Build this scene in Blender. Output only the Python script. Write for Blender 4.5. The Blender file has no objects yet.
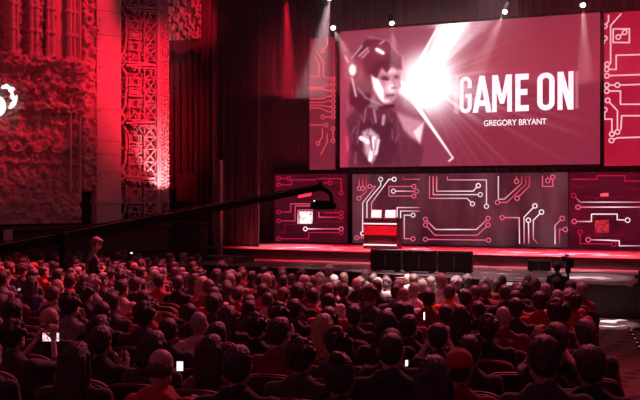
import bpy, bmesh, math, random
import numpy as np
from mathutils import Vector, Matrix
RND = random.Random(11)
NR = np.random.RandomState(5)
scene = bpy.context.scene
col = scene.collection
# ---- view geometry measured from the photograph (metres, camera over the stalls) ----
F = 900.0; TH = math.radians(22.4); CZ = 3.0; HY = 195.0
CT, ST = math.cos(TH), math.sin(TH)
def ray(px):
    u = (px - 320) / F
    return u * CT - ST, CT + u * ST
def atd(px, py, d):
    a, b = ray(px)
    return Vector((a * d, b * d, CZ - (py - HY) / F * d))
def at(px, py, Y):
    return atd(px, py, Y / ray(px)[1])
def project(X, Y, Z):
    d = -X * ST + Y * CT
    return 320 + F * (X * CT + Y * ST) / d, HY + F * (CZ - Z) / d
def floor_z(Y):
    return max(0.0, 0.06 * (18.5 - Y))

cam = bpy.data.cameras.new('camera'); cam_o = bpy.data.objects.new('camera', cam); col.objects.link(cam_o)
cam_o.location = (0, 0, CZ); cam_o.rotation_euler = (math.radians(90), 0, TH)
cam.sensor_width = 36; cam.lens = F / 640 * 36; cam.shift_y = -5 / 640; cam.clip_end = 200
scene.camera = cam_o
vs = scene.view_settings
vs.view_transform = 'Standard'; vs.look = 'None'; vs.gamma = 1; vs.exposure = 0; vs.use_curve_mapping = False

# ---- helpers ----
def lin(c):
    return tuple(((v / 255) / 12.92 if v / 255 <= .04045 else ((v / 255 + .055) / 1.055) ** 2.4) for v in c)
def tag(o, label=None, cat=None, group=None, kind=None):
    if label: o['label'] = label
    if cat: o['category'] = cat
    if group: o['group'] = group
    if kind: o['kind'] = kind
    return o
def empty(name, loc=(0, 0, 0), rz=0, label=None, cat=None, group=None):
    o = bpy.data.objects.new(name, None); col.objects.link(o)
    o.location = loc; o.rotation_euler = (0, 0, rz); o.empty_display_size = .1
    return tag(o, label, cat, group)
def link_mesh(name, me, m=None, parent=None, smooth=False):
    if m is not None and not me.materials:
        me.materials.append(m)
    if smooth:
        me.polygons.foreach_set('use_smooth', [True] * len(me.polygons))
    o = bpy.data.objects.new(name, me); col.objects.link(o)
    if parent: o.parent = parent
    return o
def obj(name, bm, m=None, parent=None, smooth=False):
    me = bpy.data.meshes.new(name); bm.to_mesh(me); bm.free()
    return link_mesh(name, me, m, parent, smooth)
def struct(name, bm, m, smooth=False):
    return tag(obj(name, bm, m, None, smooth), kind='structure')
def box(bm, c, s, rot=None, bev=0):
    r = bmesh.ops.create_cube(bm, size=1)
    M = Matrix.Translation(Vector(c)) @ (rot.to_4x4() if rot else Matrix.Identity(4)) @ Matrix.Diagonal((s[0], s[1], s[2], 1))
    bmesh.ops.transform(bm, matrix=M, verts=r['verts'])
    if bev:
        es = list({e for v in r['verts'] for e in v.link_edges})
        bmesh.ops.bevel(bm, geom=es, offset=bev, segments=2, affect='EDGES', profile=.6)
    return bm
def B(*boxes, bev=0):
    bm = bmesh.new()
    for b in boxes: box(bm, b[0], b[1], b[2] if len(b) > 2 else None, bev)
    return bm
def tube(bm, p0, p1, r0, r1=None, n=10):
    p0 = Vector(p0); p1 = Vector(p1); r1 = r0 if r1 is None else r1
    d = p1 - p0; L = d.length
    if L < 1e-6: return bm
    M = Matrix.Translation((p0 + p1) / 2) @ d.to_track_quat('Z', 'Y').to_matrix().to_4x4()
    bmesh.ops.create_cone(bm, cap_ends=True, segments=n, radius1=r0, radius2=r1, depth=L, matrix=M)
    return bm
def ell(bm, c, r, rot=None, sub=3):
    if not hasattr(r, '__len__'): r = (r, r, r)
    M = Matrix.Translation(Vector(c)) @ (rot.to_4x4() if rot else Matrix.Identity(4)) @ Matrix.Diagonal((r[0], r[1], r[2], 1))
    bmesh.ops.create_icosphere(bm, subdivisions=sub, radius=1, matrix=M)
    return bm
_t = bmesh.new(); bmesh.ops.create_icosphere(_t, subdivisions=2, radius=1); ICO = [v.co.copy() for v in _t.verts]; _t.free()
def cap(bm, p0, r0, p1, r1, M=None):
    p0 = Vector(p0); p1 = Vector(p1)
    if M: p0 = M @ p0; p1 = M @ p1
    vs_ = [bm.verts.new(p0 + v * r0) for v in ICO] + [bm.verts.new(p1 + v * r1) for v in ICO]
    h = bmesh.ops.convex_hull(bm, input=vs_)
    dead = {g for g in h['geom_interior'] + h['geom_unused'] if isinstance(g, bmesh.types.BMVert)}
    bmesh.ops.delete(bm, geom=list(dead), context='VERTS')
    return bm
def remesh(name, bm, voxel=.009, it=4, decim=None):
    me = bpy.data.meshes.new(name + '_src'); bm.to_mesh(me); bm.free()
    o = bpy.data.objects.new('tmp', me); col.objects.link(o)
    m = o.modifiers.new('r', 'REMESH'); m.mode = 'VOXEL'; m.voxel_size = voxel
    if it:
        s = o.modifiers.new('s', 'SMOOTH'); s.factor = .5; s.iterations = it
    if decim:
        d = o.modifiers.new('d', 'DECIMATE'); d.ratio = decim
    dg = bpy.context.evaluated_depsgraph_get()
    out = bpy.data.meshes.new_from_object(o.evaluated_get(dg)); out.name = name
    bpy.data.objects.remove(o); bpy.data.meshes.remove(me)
    out.polygons.foreach_set('use_smooth', [True] * len(out.polygons))
    return out

def mat(name, c, rough=.7, metal=0, bump=0, bscale=30, var=.25, spec=.3, objcol=False, emit=None, es=1, tex='noise', sheen=0):
    m = bpy.data.materials.new(name); m.use_nodes = True; nt = m.node_tree
    bs = nt.nodes['Principled BSDF']
    bs.inputs['Roughness'].default_value = rough; bs.inputs['Metallic'].default_value = metal
    bs.inputs['Specular IOR Level'].default_value = spec
    if sheen: bs.inputs['Sheen Weight'].default_value = sheen
    tc = nt.nodes.new('ShaderNodeTexCoord')
    nz = nt.nodes.new('ShaderNodeTexNoise'); nz.inputs['Scale'].default_value = bscale; nz.inputs['Detail'].default_value = 5
    nt.links.new(tc.outputs['Object'], nz.inputs['Vector'])
    mp = nt.nodes.new('ShaderNodeMapRange'); mp.inputs['To Min'].default_value = 1 - var; mp.inputs['To Max'].default_value = 1 + var
    nt.links.new(nz.outputs['Fac'], mp.inputs['Value'])
    mx = nt.nodes.new('ShaderNodeVectorMath'); mx.operation = 'SCALE'
    if objcol:
        oi = nt.nodes.new('ShaderNodeObjectInfo'); nt.links.new(oi.outputs['Color'], mx.inputs[0])
    else:
        mx.inputs[0].default_value = c
    nt.links.new(mp.outputs['Result'], mx.inputs['Scale'])
    nt.links.new(mx.outputs['Vector'], bs.inputs['Base Color'])
    if bump:
        b = nt.nodes.new('ShaderNodeBump'); b.inputs['Strength'].default_value = bump; b.inputs['Distance'].default_value = .02
        nt.links.new(nz.outputs['Fac'], b.inputs['Height']); nt.links.new(b.outputs['Normal'], bs.inputs['Normal'])
    if emit:
        bs.inputs['Emission Color'].default_value = (*emit, 1); bs.inputs['Emission Strength'].default_value = es
    return m
def emit_attr(name, attr='glow', strength=1.0):
    m = bpy.data.materials.new(name); m.use_nodes = True; nt = m.node_tree
    bs = nt.nodes['Principled BSDF']; bs.inputs['Base Color'].default_value = (.01, .01, .01, 1); bs.inputs['Roughness'].default_value = .6
    bs.inputs['Specular IOR Level'].default_value = .1
    a = nt.nodes.new('ShaderNodeAttribute'); a.attribute_name = attr
    nt.links.new(a.outputs['Color'], bs.inputs['Emission Color']); bs.inputs['Emission Strength'].default_value = strength
    return m

M_ = {}
M_['plaster'] = mat('plaster', (.55, .42, .36), .75, bump=.5, bscale=14, var=.35)
M_['stone'] = mat('stone', (.6, .48, .42), .8, bump=.25, bscale=6, var=.2)
M_['darkwall'] = mat('dark_wall', (.08, .055, .055), .85, bump=.3, bscale=5, var=.4)
M_['drape'] = mat('black_drape', (.10, .065, .075), .9, bump=.3, bscale=20, var=.3, sheen=.2)
M_['curtain'] = mat('house_curtain', (.16, .06, .07), .8, bump=.2, bscale=12, var=.3, sheen=.3)
M_['stagefloor'] = mat('stage_floor', (.36, .09, .115), .35, bump=.05, bscale=3, var=.3)
M_['fascia'] = mat('stage_fascia', (.06, .04, .045), .7, bump=.1, bscale=10, var=.3)
M_['black'] = mat('black_metal', (.025, .02, .022), .5, var=.2, spec=.4)
M_['blackplastic'] = mat('black_plastic', (.035, .028, .03), .45, var=.1)
M_['led_dark'] = mat('led_panel_dark', (.12, .04, .05), .6, var=.5, bscale=3, emit=lin((52, 8, 22)), es=1)
M_['seat'] = mat('seat_velvet', (.22, .035, .045), .75, bump=.2, bscale=60, var=.3, sheen=.3)
M_['seatshell'] = mat('seat_shell', (.07, .035, .035), .4, var=.2)
M_['armwood'] = mat('arm_wood', (.12, .05, .03), .35, var=.3, bscale=12)
M_['skin'] = mat('skin', (.5, .3, .22), .55, var=.08, bscale=40, objcol=True, spec=.4)
M_['cloth'] = mat('clothing', (.3, .3, .3), .85, bump=.35, bscale=45, var=.25, objcol=True, sheen=.2)
M_['hair'] = mat('hair', (.05, .03, .02), .5, bump=.6, bscale=70, var=.5, objcol=True, spec=.5)
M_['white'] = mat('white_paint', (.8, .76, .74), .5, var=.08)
M_['glow'] = emit_attr('glowing_traces')
M_['display'] = emit_attr('display_picture', 'picture')
M_['lamp'] = mat('lamp_lens', (.8, .8, .8), .3, emit=(1, .93, .93), es=25)
M_['phone'] = mat('phone_glass', (.1, .1, .1), .2, emit=(1, .9, .9), es=1.2)
M_['paper'] = mat('pale_card', (.6, .45, .42), .7, var=.1)
M_['redpanel'] = mat('red_fabric_panel', (.2, .05, .05), .8, bump=.2, bscale=25)
M_['whitetext'] = mat('lit_lettering', (.8, .8, .8), .5, emit=(1, .93, .95), es=1.0, var=0)
# carpet with rows of dark ovals
def carpet():
    m = bpy.data.materials.new('patterned_carpet'); m.use_nodes = True; nt = m.node_tree; N = nt.nodes; L = nt.links
    bs = N['Principled BSDF']; bs.inputs['Roughness'].default_value = .95; bs.inputs['Specular IOR Level'].default_value = .05
    tc = N.new('ShaderNodeTexCoord')
    mp = N.new('ShaderNodeMapping'); mp.inputs['Rotation'].default_value = (0, 0, .1); mp.inputs['Scale'].default_value = (2.0, 2.2, 1)
    L.new(tc.outputs['Object'], mp.inputs['Vector'])
    vo = N.new('ShaderNodeTexVoronoi'); vo.voronoi_dimensions = '2D'; vo.inputs['Scale'].default_value = 1.0; vo.inputs['Randomness'].default_value = .25
    L.new(mp.outputs['Vector'], vo.inputs['Vector'])
    cr = N.new('ShaderNodeValToRGB'); cr.color_ramp.elements[0].position = .2; cr.color_ramp.elements[0].color = (.07, .032, .03, 1)
    cr.color_ramp.elements[1].position = .34; cr.color_ramp.elements[1].color = (.16, .08, .075, 1)
    L.new(vo.outputs['Distance'], cr.inputs['Fac'])
    nz = N.new('ShaderNodeTexNoise'); nz.inputs['Scale'].default_value = 60
    L.new(tc.outputs['Object'], nz.inputs['Vector'])
    mx = N.new('ShaderNodeMixRGB'); mx.blend_type = 'MULTIPLY'; mx.inputs['Fac'].default_value = .5
    L.new(cr.outputs['Color'], mx.inputs[1]); L.new(nz.outputs['Fac'], mx.inputs[2]); L.new(mx.outputs['Color'], bs.inputs['Base Color'])
    b = N.new('ShaderNodeBump'); b.inputs['Strength'].default_value = .5; L.new(nz.outputs['Fac'], b.inputs['Height']); L.new(b.outputs['Normal'], bs.inputs['Normal'])
    return m
M_['carpet'] = carpet()

# ======================= SETTING =======================
STAGE_Z, TIER_Z = 1.14, .815
# floor: raked stalls then level
bm = bmesh.new()
xs = (-26, 12); ys = [-6, 0, 18.5, 34]
prev = None
for y in ys:
    z = .06 * (18.5 - y) if y < 18.5 else 0
    a = bm.verts.new((xs[0], y, z)); b = bm.verts.new((xs[1], y, z)); c = bm.verts.new((xs[1], y, z - .2)); d = bm.verts.new((xs[0], y, z - .2))
    if prev:
        for i in range(4):
            bm.faces.new((prev[i], prev[(i + 1) % 4], [a, b, c, d][(i + 1) % 4], [a, b, c, d][i]))
    else: bm.faces.new((a, b, c, d))
    prev = [a, b, c, d]
bm.faces.new(prev[::-1]); bmesh.ops.recalc_face_normals(bm, faces=bm.faces)
struct('floor', bm, M_['carpet'])
# back wall behind the stage and right wall
struct('wall_back', B(((-5, 34.2, 7), (40, .3, 14))), M_['drape'])
struct('wall_right', B(((12.1, 14, 7), (.3, 40, 14))), M_['darkwall'])
struct('ceiling', B(((-6, 31.6, 13.4), (38, 5, .2))), M_['darkwall'])
# left wall line
WA = Vector((-16.05, 25.8, 0)); WB = Vector((-18.45, 20.5, 0))
WD = (WA - WB).normalized(); WN = Vector((WD.y, -WD.x, 0))   # into the room
def atwall(px, py, off=0.0):
    rx, ry = ray(px); O = WB + WN * off
    # d*(rx,ry) = O + t*WD
    det = rx * (-WD.y) - (-WD.x) * ry
    d = (O.x * (-WD.y) - (-WD.x) * O.y) / det
    return Vector((rx * d, ry * d, CZ - (py - HY) / F * d))
def wall_frame(p):   # local (s along wall toward the stage, out of wall, z)
    return Matrix(((WD.x, WN.x, 0, p.x), (WD.y, WN.y, 0, p.y), (0, 0, 1, p.z), (0, 0, 0, 1)))
Lw = 17.5
bm = B(((-Lw / 2 + 5.8, -.7, 6.5), (Lw, .4, 13)))
bmesh.ops.transform(bm, matrix=wall_frame(Vector((WB.x, WB.y, 0))), verts=bm.verts)
struct('wall_left', bm, M_['darkwall'])
bm = B(((-Lw / 2 + 5.8, -.28, 1.0), (Lw, .5, 2.0)), ((-Lw / 2 + 5.8, -.2, 2.03), (Lw, .72, .12)), ((-Lw / 2 + 5.8, -.2, 1.2), (Lw, .46, .06)))
bmesh.ops.transform(bm, matrix=wall_frame(Vector((WB.x, WB.y, 0))), verts=bm.verts)
struct('trim_1', bm, M_['darkwall'])

# ---- stage ----
bm = B(((-7, 30.8, STAGE_Z / 2), (30, 6.4, STAGE_Z)))
st_ = tag(obj('stage_platform', bm, M_['fascia']), kind='structure')
st_['label'] = 'upper stage deck with a dark fascia'; 
bm = B(((-7, 30.75, STAGE_Z + .01), (29.98, 6.36, .02)))
o = struct('stage_deck', bm, M_['stagefloor'])
# lower tier with a bowed front edge
def tier_edge(X):
    t = (X + 3.0) / 8.0
    return 23.0 + 1.65 * min(1, abs(t)) ** 1.6 if X < -3 else 23.0 + .6 * min(1, t) ** 2
def tier(name, z0, z1, grow, m):
    bm = bmesh.new(); top = []
    X = -15.5
    while X <= 6.6:
        top.append((X, tier_edge(X) - grow)); X += .4
    ring = top + [(6.6, 27.9), (-15.5, 27.9)]
    v0 = [bm.verts.new((x, y, z0)) for x, y in ring]; v1 = [bm.verts.new((x, y, z1)) for x, y in ring]
    n = len(ring)
    bm.faces.new(v1); bm.faces.new(v0[::-1])
    for i in range(n): bm.faces.new((v0[i], v0[(i + 1) % n], v1[(i + 1) % n], v1[i]))
    bmesh.ops.recalc_face_normals(bm, faces=bm.faces)
    return struct(name, bm, m)
tier('stage_apron', 0, TIER_Z - .02, 0, M_['fascia'])
M_['tierfloor'] = mat('tier_floor', (.16, .11, .12), .4, bump=.05, bscale=3, var=.35)
tier('apron_deck', TIER_Z - .02, TIER_Z, .03, M_['tierfloor'])

# light streaks on decks and floor, put into the shape of pale slabs
def strip(px0, px1, py, z, w, label, cat, group, tilt=0, nm='light_streak', m='white'):
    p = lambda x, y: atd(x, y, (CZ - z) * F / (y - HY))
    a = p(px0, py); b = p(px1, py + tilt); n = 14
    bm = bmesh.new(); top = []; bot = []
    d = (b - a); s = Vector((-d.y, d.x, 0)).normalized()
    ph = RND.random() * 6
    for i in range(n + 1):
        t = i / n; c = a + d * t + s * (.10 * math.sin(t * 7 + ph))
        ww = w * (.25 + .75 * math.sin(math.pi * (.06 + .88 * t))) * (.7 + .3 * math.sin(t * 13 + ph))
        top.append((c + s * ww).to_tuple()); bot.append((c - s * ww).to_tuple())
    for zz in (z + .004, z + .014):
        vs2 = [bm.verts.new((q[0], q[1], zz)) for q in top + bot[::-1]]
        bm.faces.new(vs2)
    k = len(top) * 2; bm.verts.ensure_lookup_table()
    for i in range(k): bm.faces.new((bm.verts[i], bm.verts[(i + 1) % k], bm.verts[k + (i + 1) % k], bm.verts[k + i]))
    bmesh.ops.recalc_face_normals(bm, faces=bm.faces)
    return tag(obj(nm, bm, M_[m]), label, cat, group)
M_['strip'] = mat('pale_light_streak', (.85, .82, .82), .4, var=.2)  # pale colour stands in for light falling on the decks
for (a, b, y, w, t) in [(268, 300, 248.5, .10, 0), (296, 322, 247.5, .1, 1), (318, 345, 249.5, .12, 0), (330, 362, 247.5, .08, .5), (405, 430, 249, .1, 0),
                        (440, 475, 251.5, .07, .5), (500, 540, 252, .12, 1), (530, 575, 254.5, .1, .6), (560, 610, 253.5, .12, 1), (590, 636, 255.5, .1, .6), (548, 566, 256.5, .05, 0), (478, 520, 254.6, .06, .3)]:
    strip(a, b, y, STAGE_Z + .02, w * 2.6, 'painted light streak on the red upper stage deck, near %s' % ('the podium' if 330 < a < 440 else 'the left end' if a < 330 else 'the right end'), 'floor light streak', 'painted light streaks on the upper stage deck', t, 'deck_light_streak', 'strip')
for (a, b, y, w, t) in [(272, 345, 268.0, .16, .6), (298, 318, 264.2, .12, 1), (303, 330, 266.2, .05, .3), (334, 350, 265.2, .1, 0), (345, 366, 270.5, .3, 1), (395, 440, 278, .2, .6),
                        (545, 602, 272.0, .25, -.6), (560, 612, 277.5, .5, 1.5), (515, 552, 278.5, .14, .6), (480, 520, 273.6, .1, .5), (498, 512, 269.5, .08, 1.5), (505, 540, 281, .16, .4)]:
    strip(a, b, y, TIER_Z, w, 'painted light streak on the lower stage tier', 'floor light streak', 'painted light streaks on the lower stage tier', t, 'deck_light_streak', 'strip')
strip(579, 592, 317, 0, .22, 'short painted light streak on the floor below the stage, left of the long ones', 'floor light streak', 'painted light streaks on the floor by the aisle', 3, 'floor_light_streak')
strip(586, 628, 322, 0, .26, 'long wavy painted light streak on the floor, nearer the stage', 'floor light streak', 'painted light streaks on the floor by the aisle', -1, 'floor_light_streak')
strip(583, 626, 326.5, 0, .1, 'thin painted light streak on the floor, nearer the seats', 'floor light streak', 'painted light streaks on the floor by the aisle', 0, 'floor_light_streak')
# fascia slots: pale panels set in the apron front
for (a, b, y, lab) in [(505, 522, 282.5, 'pale panel on the stage apron front, left of the camera tripod'), (529, 548, 282.8, 'pale panel on the apron front beside the camera tripod'), (568, 582, 283.2, 'pale panel on the apron front right of the tripod')]:
    p0 = at(a, y, 23.05); p1 = at(b, y, 23.05)
    Yf = tier_edge((p0.x + p1.x) / 2) - .05
    tag(obj('apron_light', B((((p0.x + p1.x) / 2, Yf, .74), (p1.x - p0.x, .05, .07)), bev=.01), mat('apron_lamp', (.8, .8, .8), .4, emit=(.8, .75, .75), es=.5)), lab, 'light', 'pale panels on the apron front')

# three dark floor monitors and a small one
def monitor(px0, px1, pyb, h, Y, label):
    p0 = at(px0, pyb, Y); p1 = at(px1, pyb, Y); w = p1.x - p0.x
    e = empty('stage_monitor', ((p0.x + p1.x) / 2, Y, TIER_Z), 0, label, 'monitor', 'dark monitors on the lower tier')
    obj('casing', B(((0, 0, h / 2 + .03), (w, .22, h)), bev=.02), M_['black'], e)
    obj('rim', B(((0, -.125, h + .0), (w * .8, .02, .018)), ((0, -.125, h * .5), (w * .03, .02, h * .6))), mat('monitor_rim', (.25, .15, .16), .5), e)
    bm = bmesh.new(); ell(bm, (-w * .22, -.12, .12), (.02, .02, .02)); box(bm, (0, -.115, h * .5 + .05), (w * .9, .012, h * .78))
    obj('screen', bm, M_['blackplastic'], e)
    for s in (-1, 1): obj('foot', B(((s * w * .35, 0, .015), (.08, .34, .03))), M_['black'], e)
monitor(371.5, 401.5, 270, .60, 24.6, 'dark monitor directly below the podium, leftmost of three')
monitor(403.5, 436.5, 270.5, .60, 24.6, 'dark monitor in the middle of the three below the stage')
monitor(438.5, 472.5, 271.5, .60, 24.6, 'dark monitor at the right end of the three below the stage')
monitor(528, 551, 270, .30, 26.2, 'small low dark monitor standing alone to the right')

# ---- podium with two laptops ----
pc = atd(383.5, 247, 31.0); pc.z = STAGE_Z + .02
pw = 35 / F * 31.0
e = empty('podium', pc, 0, 'wide dark podium with a red band and two white light lines on stage', 'podium')
obj('body', B(((0, -.1, .5), (pw, .46, 1.0)), ((0, -.1, 1.02), (pw * 1.03, .52, .05)), ((0, -.1, .03), (pw * 1.02, .5, .06)), bev=.01), M_['black'], e)
obj('red_band', B(((0, -.37, .62), (pw * .99, .05, .30)), bev=.01), mat('podium_red', (.16, .006, .015), .6, emit=lin((150, 0, 30)), es=.2), e)
for zz in (.14, .86):
    obj('light_bar', B(((0, -.38, zz), (pw * .97, .04, .035))), mat('light_bar', (.8, .8, .8), .5, emit=(1, .82, .86), es=1.1), e)
for px, lab in ((377, 'glowing laptop on the podium, the left one'), (393, 'glowing laptop on the podium, the right one')):
    q = atd(px, 214, 31.0)
    l = empty('laptop', (q.x, pc.y - .05, STAGE_Z + .02 + 1.045), 0, lab, 'laptop', 'laptops on the podium')
    obj('keyboard_base', B(((0, .05, .012), (.38, .26, .022)), bev=.004), M_['blackplastic'], l)
    R_ = Matrix.Rotation(-.2, 3, 'X')
    obj('lid', B(((0, -.1, .15), (.38, .012, .27), R_), bev=.004), M_['white'], l)
    obj('lid_glow', B(((0, -.115, .15), (.34, .008, .24), R_)), mat('laptop_glow', (.9, .9, .9), .5, emit=(1, .92, .92), es=1.0), l)

# ---- LED wall ----
def stroke(bm, pts, w, thick, cols, lay, Y):
    """flat bar along pts (x,z) in plane Y, facing the audience"""
    pts = [pts[0]] + [q for p, q in zip(pts, pts[1:]) if math.dist(p, q) > 1e-4]
    n = len(pts)
    tot = [0]
    for i in range(1, n): tot.append(tot[-1] + math.dist(pts[i], pts[i - 1]))
    L = max(tot[-1], 1e-6)
    segs = []
    for i in range(n):
        dirs = []
        if i > 0: dirs.append(((pts[i][0] - pts[i-1][0]), (pts[i][1] - pts[i-1][1])))
        if i < n - 1: dirs.append(((pts[i+1][0] - pts[i][0]), (pts[i+1][1] - pts[i][1])))
        nn = [(-d[1] / math.hypot(*d), d[0] / math.hypot(*d)) for d in dirs]
        if len(nn) == 2:
            mx_, mz_ = nn[0][0] + nn[1][0], nn[0][1] + nn[1][1]; q = math.hypot(mx_, mz_)
            if q < .2: mx_, mz_ = nn[0]; k = 1
            else:
                mx_ /= q; mz_ /= q; k = 1 / max(.5, mx_ * nn[0][0] + mz_ * nn[0][1])
        else: mx_, mz_ = nn[0]; k = 1
        h = w / 2 * k
        a = bm.verts.new((pts[i][0] + mx_ * h, Y, pts[i][1] + mz_ * h)); b = bm.verts.new((pts[i][0] - mx_ * h, Y, pts[i][1] - mz_ * h))
        a2 = bm.verts.new((pts[i][0] + mx_ * h, Y + thick, pts[i][1] + mz_ * h)); b2 = bm.verts.new((pts[i][0] - mx_ * h, Y + thick, pts[i][1] - mz_ * h))
        t = tot[i] / L
        segs.append((a, b, b2, a2, t))
    def cc(t):
        c0, c1 = cols
        return tuple(c0[k] * (1 - t) + c1[k] * t for k in range(3)) + (1,)
    fs = []
    for i in range(n - 1):
        A, Bq = segs[i], segs[i + 1]
        for k in range(4):
            f = bm.faces.new((A[k], A[(k + 1) % 4], Bq[(k + 1) % 4], Bq[k])); fs.append((f, A, Bq))
    for S in (segs[0], segs[-1]):
        f = bm.faces.new(S[:4]); fs.append((f, S, S))
    for f, A, Bq in fs:
        for lp in f.loops:
            t = A[4] if lp.vert in A[:4] else Bq[4]
            lp[lay] = cc(t)
def ring(bm, c, r, w, colr, lay, Y, thick):
    n = 14
    pts = [(c[0] + r * math.cos(2 * math.pi * i / n), c[1] + r * math.sin(2 * math.pi * i / n)) for i in range(n + 1)]
    stroke(bm, pts, w, thick, (colr, colr), lay, Y)
W_ = lin((255, 225, 235)); PK = lin((235, 95, 125)); RD = lin((190, 20, 60)); DR = lin((120, 10, 40)); HT = tuple(1.3 * v for v in W_)
def refine(pts, step):
    out = [pts[0]]
    for i in range(1, len(pts)):
        d = math.dist(pts[i], pts[i-1]); k = max(1, int(d / step))
        for j in range(1, k + 1): out.append((pts[i-1][0] + (pts[i][0]-pts[i-1][0]) * j / k, pts[i-1][1] + (pts[i][1]-pts[i-1][1]) * j / k))
    return out
def traces(parent, crop, items, Y, w=.035, rr=.075):
    ox, oy, s = crop
    bm = bmesh.new(); lay = bm.loops.layers.float_color.new('glow')
    for it in items:
        pts = it[0]; rs, re = it[1]; c0, c1 = it[2], it[3]
        P = []
        for x, y in pts:
            q = at(ox + x / s, oy + y / s, Y); P.append((q.x, q.z))
        if rs: ring(bm, P[0], rr, w * .9, c0, lay, Y - .012, .02)
        if re: ring(bm, P[-1], rr, w * .9, c1, lay, Y - .012, .02)
        if len(P) > 1:
            if rs:
                d = math.dist(P[0], P[1]); P[0] = (P[0][0] + (P[1][0]-P[0][0]) * rr / d, P[0][1] + (P[1][1]-P[0][1]) * rr / d)
            if re:
                d = math.dist(P[-1], P[-2]); P[-1] = (P[-1][0] + (P[-2][0]-P[-1][0]) * rr / d, P[-1][1] + (P[-2][1]-P[-1][1]) * rr / d)
            stroke(bm, P, w, .02, (c0, c1), lay, Y - .01)
    o = obj('circuit_lines', bm, M_['glow'], parent)
    return o
def led_mat(name, c0, c1, sc, rot=0):
    m = mat(name, (.05, .03, .035), .7)
    nt = m.node_tree; N = nt.nodes; L = nt.links; bs = N['Principled BSDF']
    tc = N.new('ShaderNodeTexCoord'); mp = N.new('ShaderNodeMapping'); mp.inputs['Rotation'].default_value = (0, rot, 0); mp.inputs['Scale'].default_value = sc
    L.new(tc.outputs['Object'], mp.inputs['Vector'])
    nz = N.new('ShaderNodeTexNoise'); nz.inputs['Scale'].default_value = 1; nz.inputs['Detail'].default_value = 6; L.new(mp.outputs['Vector'], nz.inputs['Vector'])
    cr = N.new('ShaderNodeValToRGB'); cr.color_ramp.elements[0].position = .35; cr.color_ramp.elements[0].color = (*lin(c0), 1)
    cr.color_ramp.elements[1].position = .72; cr.color_ramp.elements[1].color = (*lin(c1), 1)
    L.new(nz.outputs['Fac'], cr.inputs['Fac']); L.new(cr.outputs['Color'], bs.inputs['Emission Color']); bs.inputs['Emission Strength'].default_value = 1
    return m
LW = 31.5
def panel(name, x0, x1, yt, yb, Y, m, label, cat='video panel', th=.18):
    a = at(x0, yt, Y); b = at(x1, yt, Y); mid = (x0 + x1) / 2
    zt = at(mid, yt, Y).z; zb = at(mid, yb, Y).z
    e = empty(name, ((a.x + b.x) / 2, Y, zb), 0, label, cat)
    bmx = B((((a.x + b.x) / 2, Y + th / 2, (zt + zb) / 2), (b.x - a.x, th, zt - zb)))
    bmesh.ops.translate(bmx, verts=bmx.verts, vec=-e.location)
    obj('panel_face', bmx, m, e)
    return e, a.x, b.x, zb, zt
def fix(o, e):   # mesh authored in world space under an empty
    o.data.transform(Matrix.Translation(-e.location)); return o
mL = led_mat('led_left', (46, 5, 19), (74, 10, 30), (.8, 1, .8)); mC = led_mat('led_centre', (42, 12, 24), (96, 56, 68), (1.2, 1, .35), .5); mR = led_mat('led_right', (48, 4, 20), (80, 10, 34), (.7, 1, 1.5))
eL, *_ = panel('led_panel', 274.5, 346, 174, 242.5, LW, mL, 'dark red circuit-pattern video panel at the left behind the jib head')
eC, *_ = panel('led_panel', 352.5, 567.5, 173.3, 245.2, LW, mC, 'wide grey circuit-pattern video panel behind the podium', 'video panel')
eR, *_ = panel('led_panel', 569, 655, 172, 250.6, LW, mR, 'dark red circuit-pattern video panel at the right end of the stage')
fix(traces(eL, (262, 168, 4.88), [
    ([(82,50),(130,50)],(1,1),RD,RD), ([(82,82),(145,82),(145,58),(262,58)],(1,0),RD,RD), ([(387,122),(387,52),(270,52)],(1,0),RD,RD), ([(332,72),(300,72)],(1,0),RD,RD),
    ([(82,215),(140,215),(140,175),(250,175)],(1,0),RD,PK), ([(82,258),(162,258),(162,185),(240,185)],(1,0),RD,PK), ([(387,218),(300,218)],(1,0),RD,RD),
    ([(387,240),(278,240),(278,215)],(1,0),RD,PK), ([(387,297),(300,297)],(1,0),PK,PK), ([(212,297),(300,297)],(1,0),HT,PK), ([(387,315),(228,315),(228,345),(82,345)],(1,1),RD,RD),
    ([(85,315),(112,315),(112,275),(175,275)],(0,0),DR,DR), ([(300,262),(400,262)],(0,0),DR,DR), ([(175,205),(250,205)],(0,0),PK,PK), ([(176,208),(176,272)],(0,0),PK,HT)], LW), eL)
fix(traces(eC, (350, 168, 4.88), [
    ([(45,48),(45,100)],(0,1),RD,PK), ([(62,48),(62,100)],(0,1),RD,PK), ([(80,48),(80,115),(43,148)],(0,1),RD,PK), ([(97,90),(125,90),(62,170),(62,320)],(1,1),PK,HT),
    ([(150,55),(150,85),(83,165),(83,245)],(1,0),W_,W_), ([(216,55),(190,55),(105,170),(105,205)],(1,0),HT,PK), ([(260,45),(260,55),(340,55)],(0,0),RD,PK),
    ([(312,90),(190,90),(190,137),(312,137)],(1,1),PK,PK), ([(212,113),(325,113)],(1,1),W_,PK), ([(340,193),(230,193),(230,240)],(0,0),PK,HT), ([(340,210),(247,210),(247,245)],(0,0),PK,HT),
    ([(308,230),(265,230),(265,345),(308,345)],(1,1),W_,PK), ([(32,340),(75,340)],(1,0),PK,PK)], LW), eC)
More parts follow.
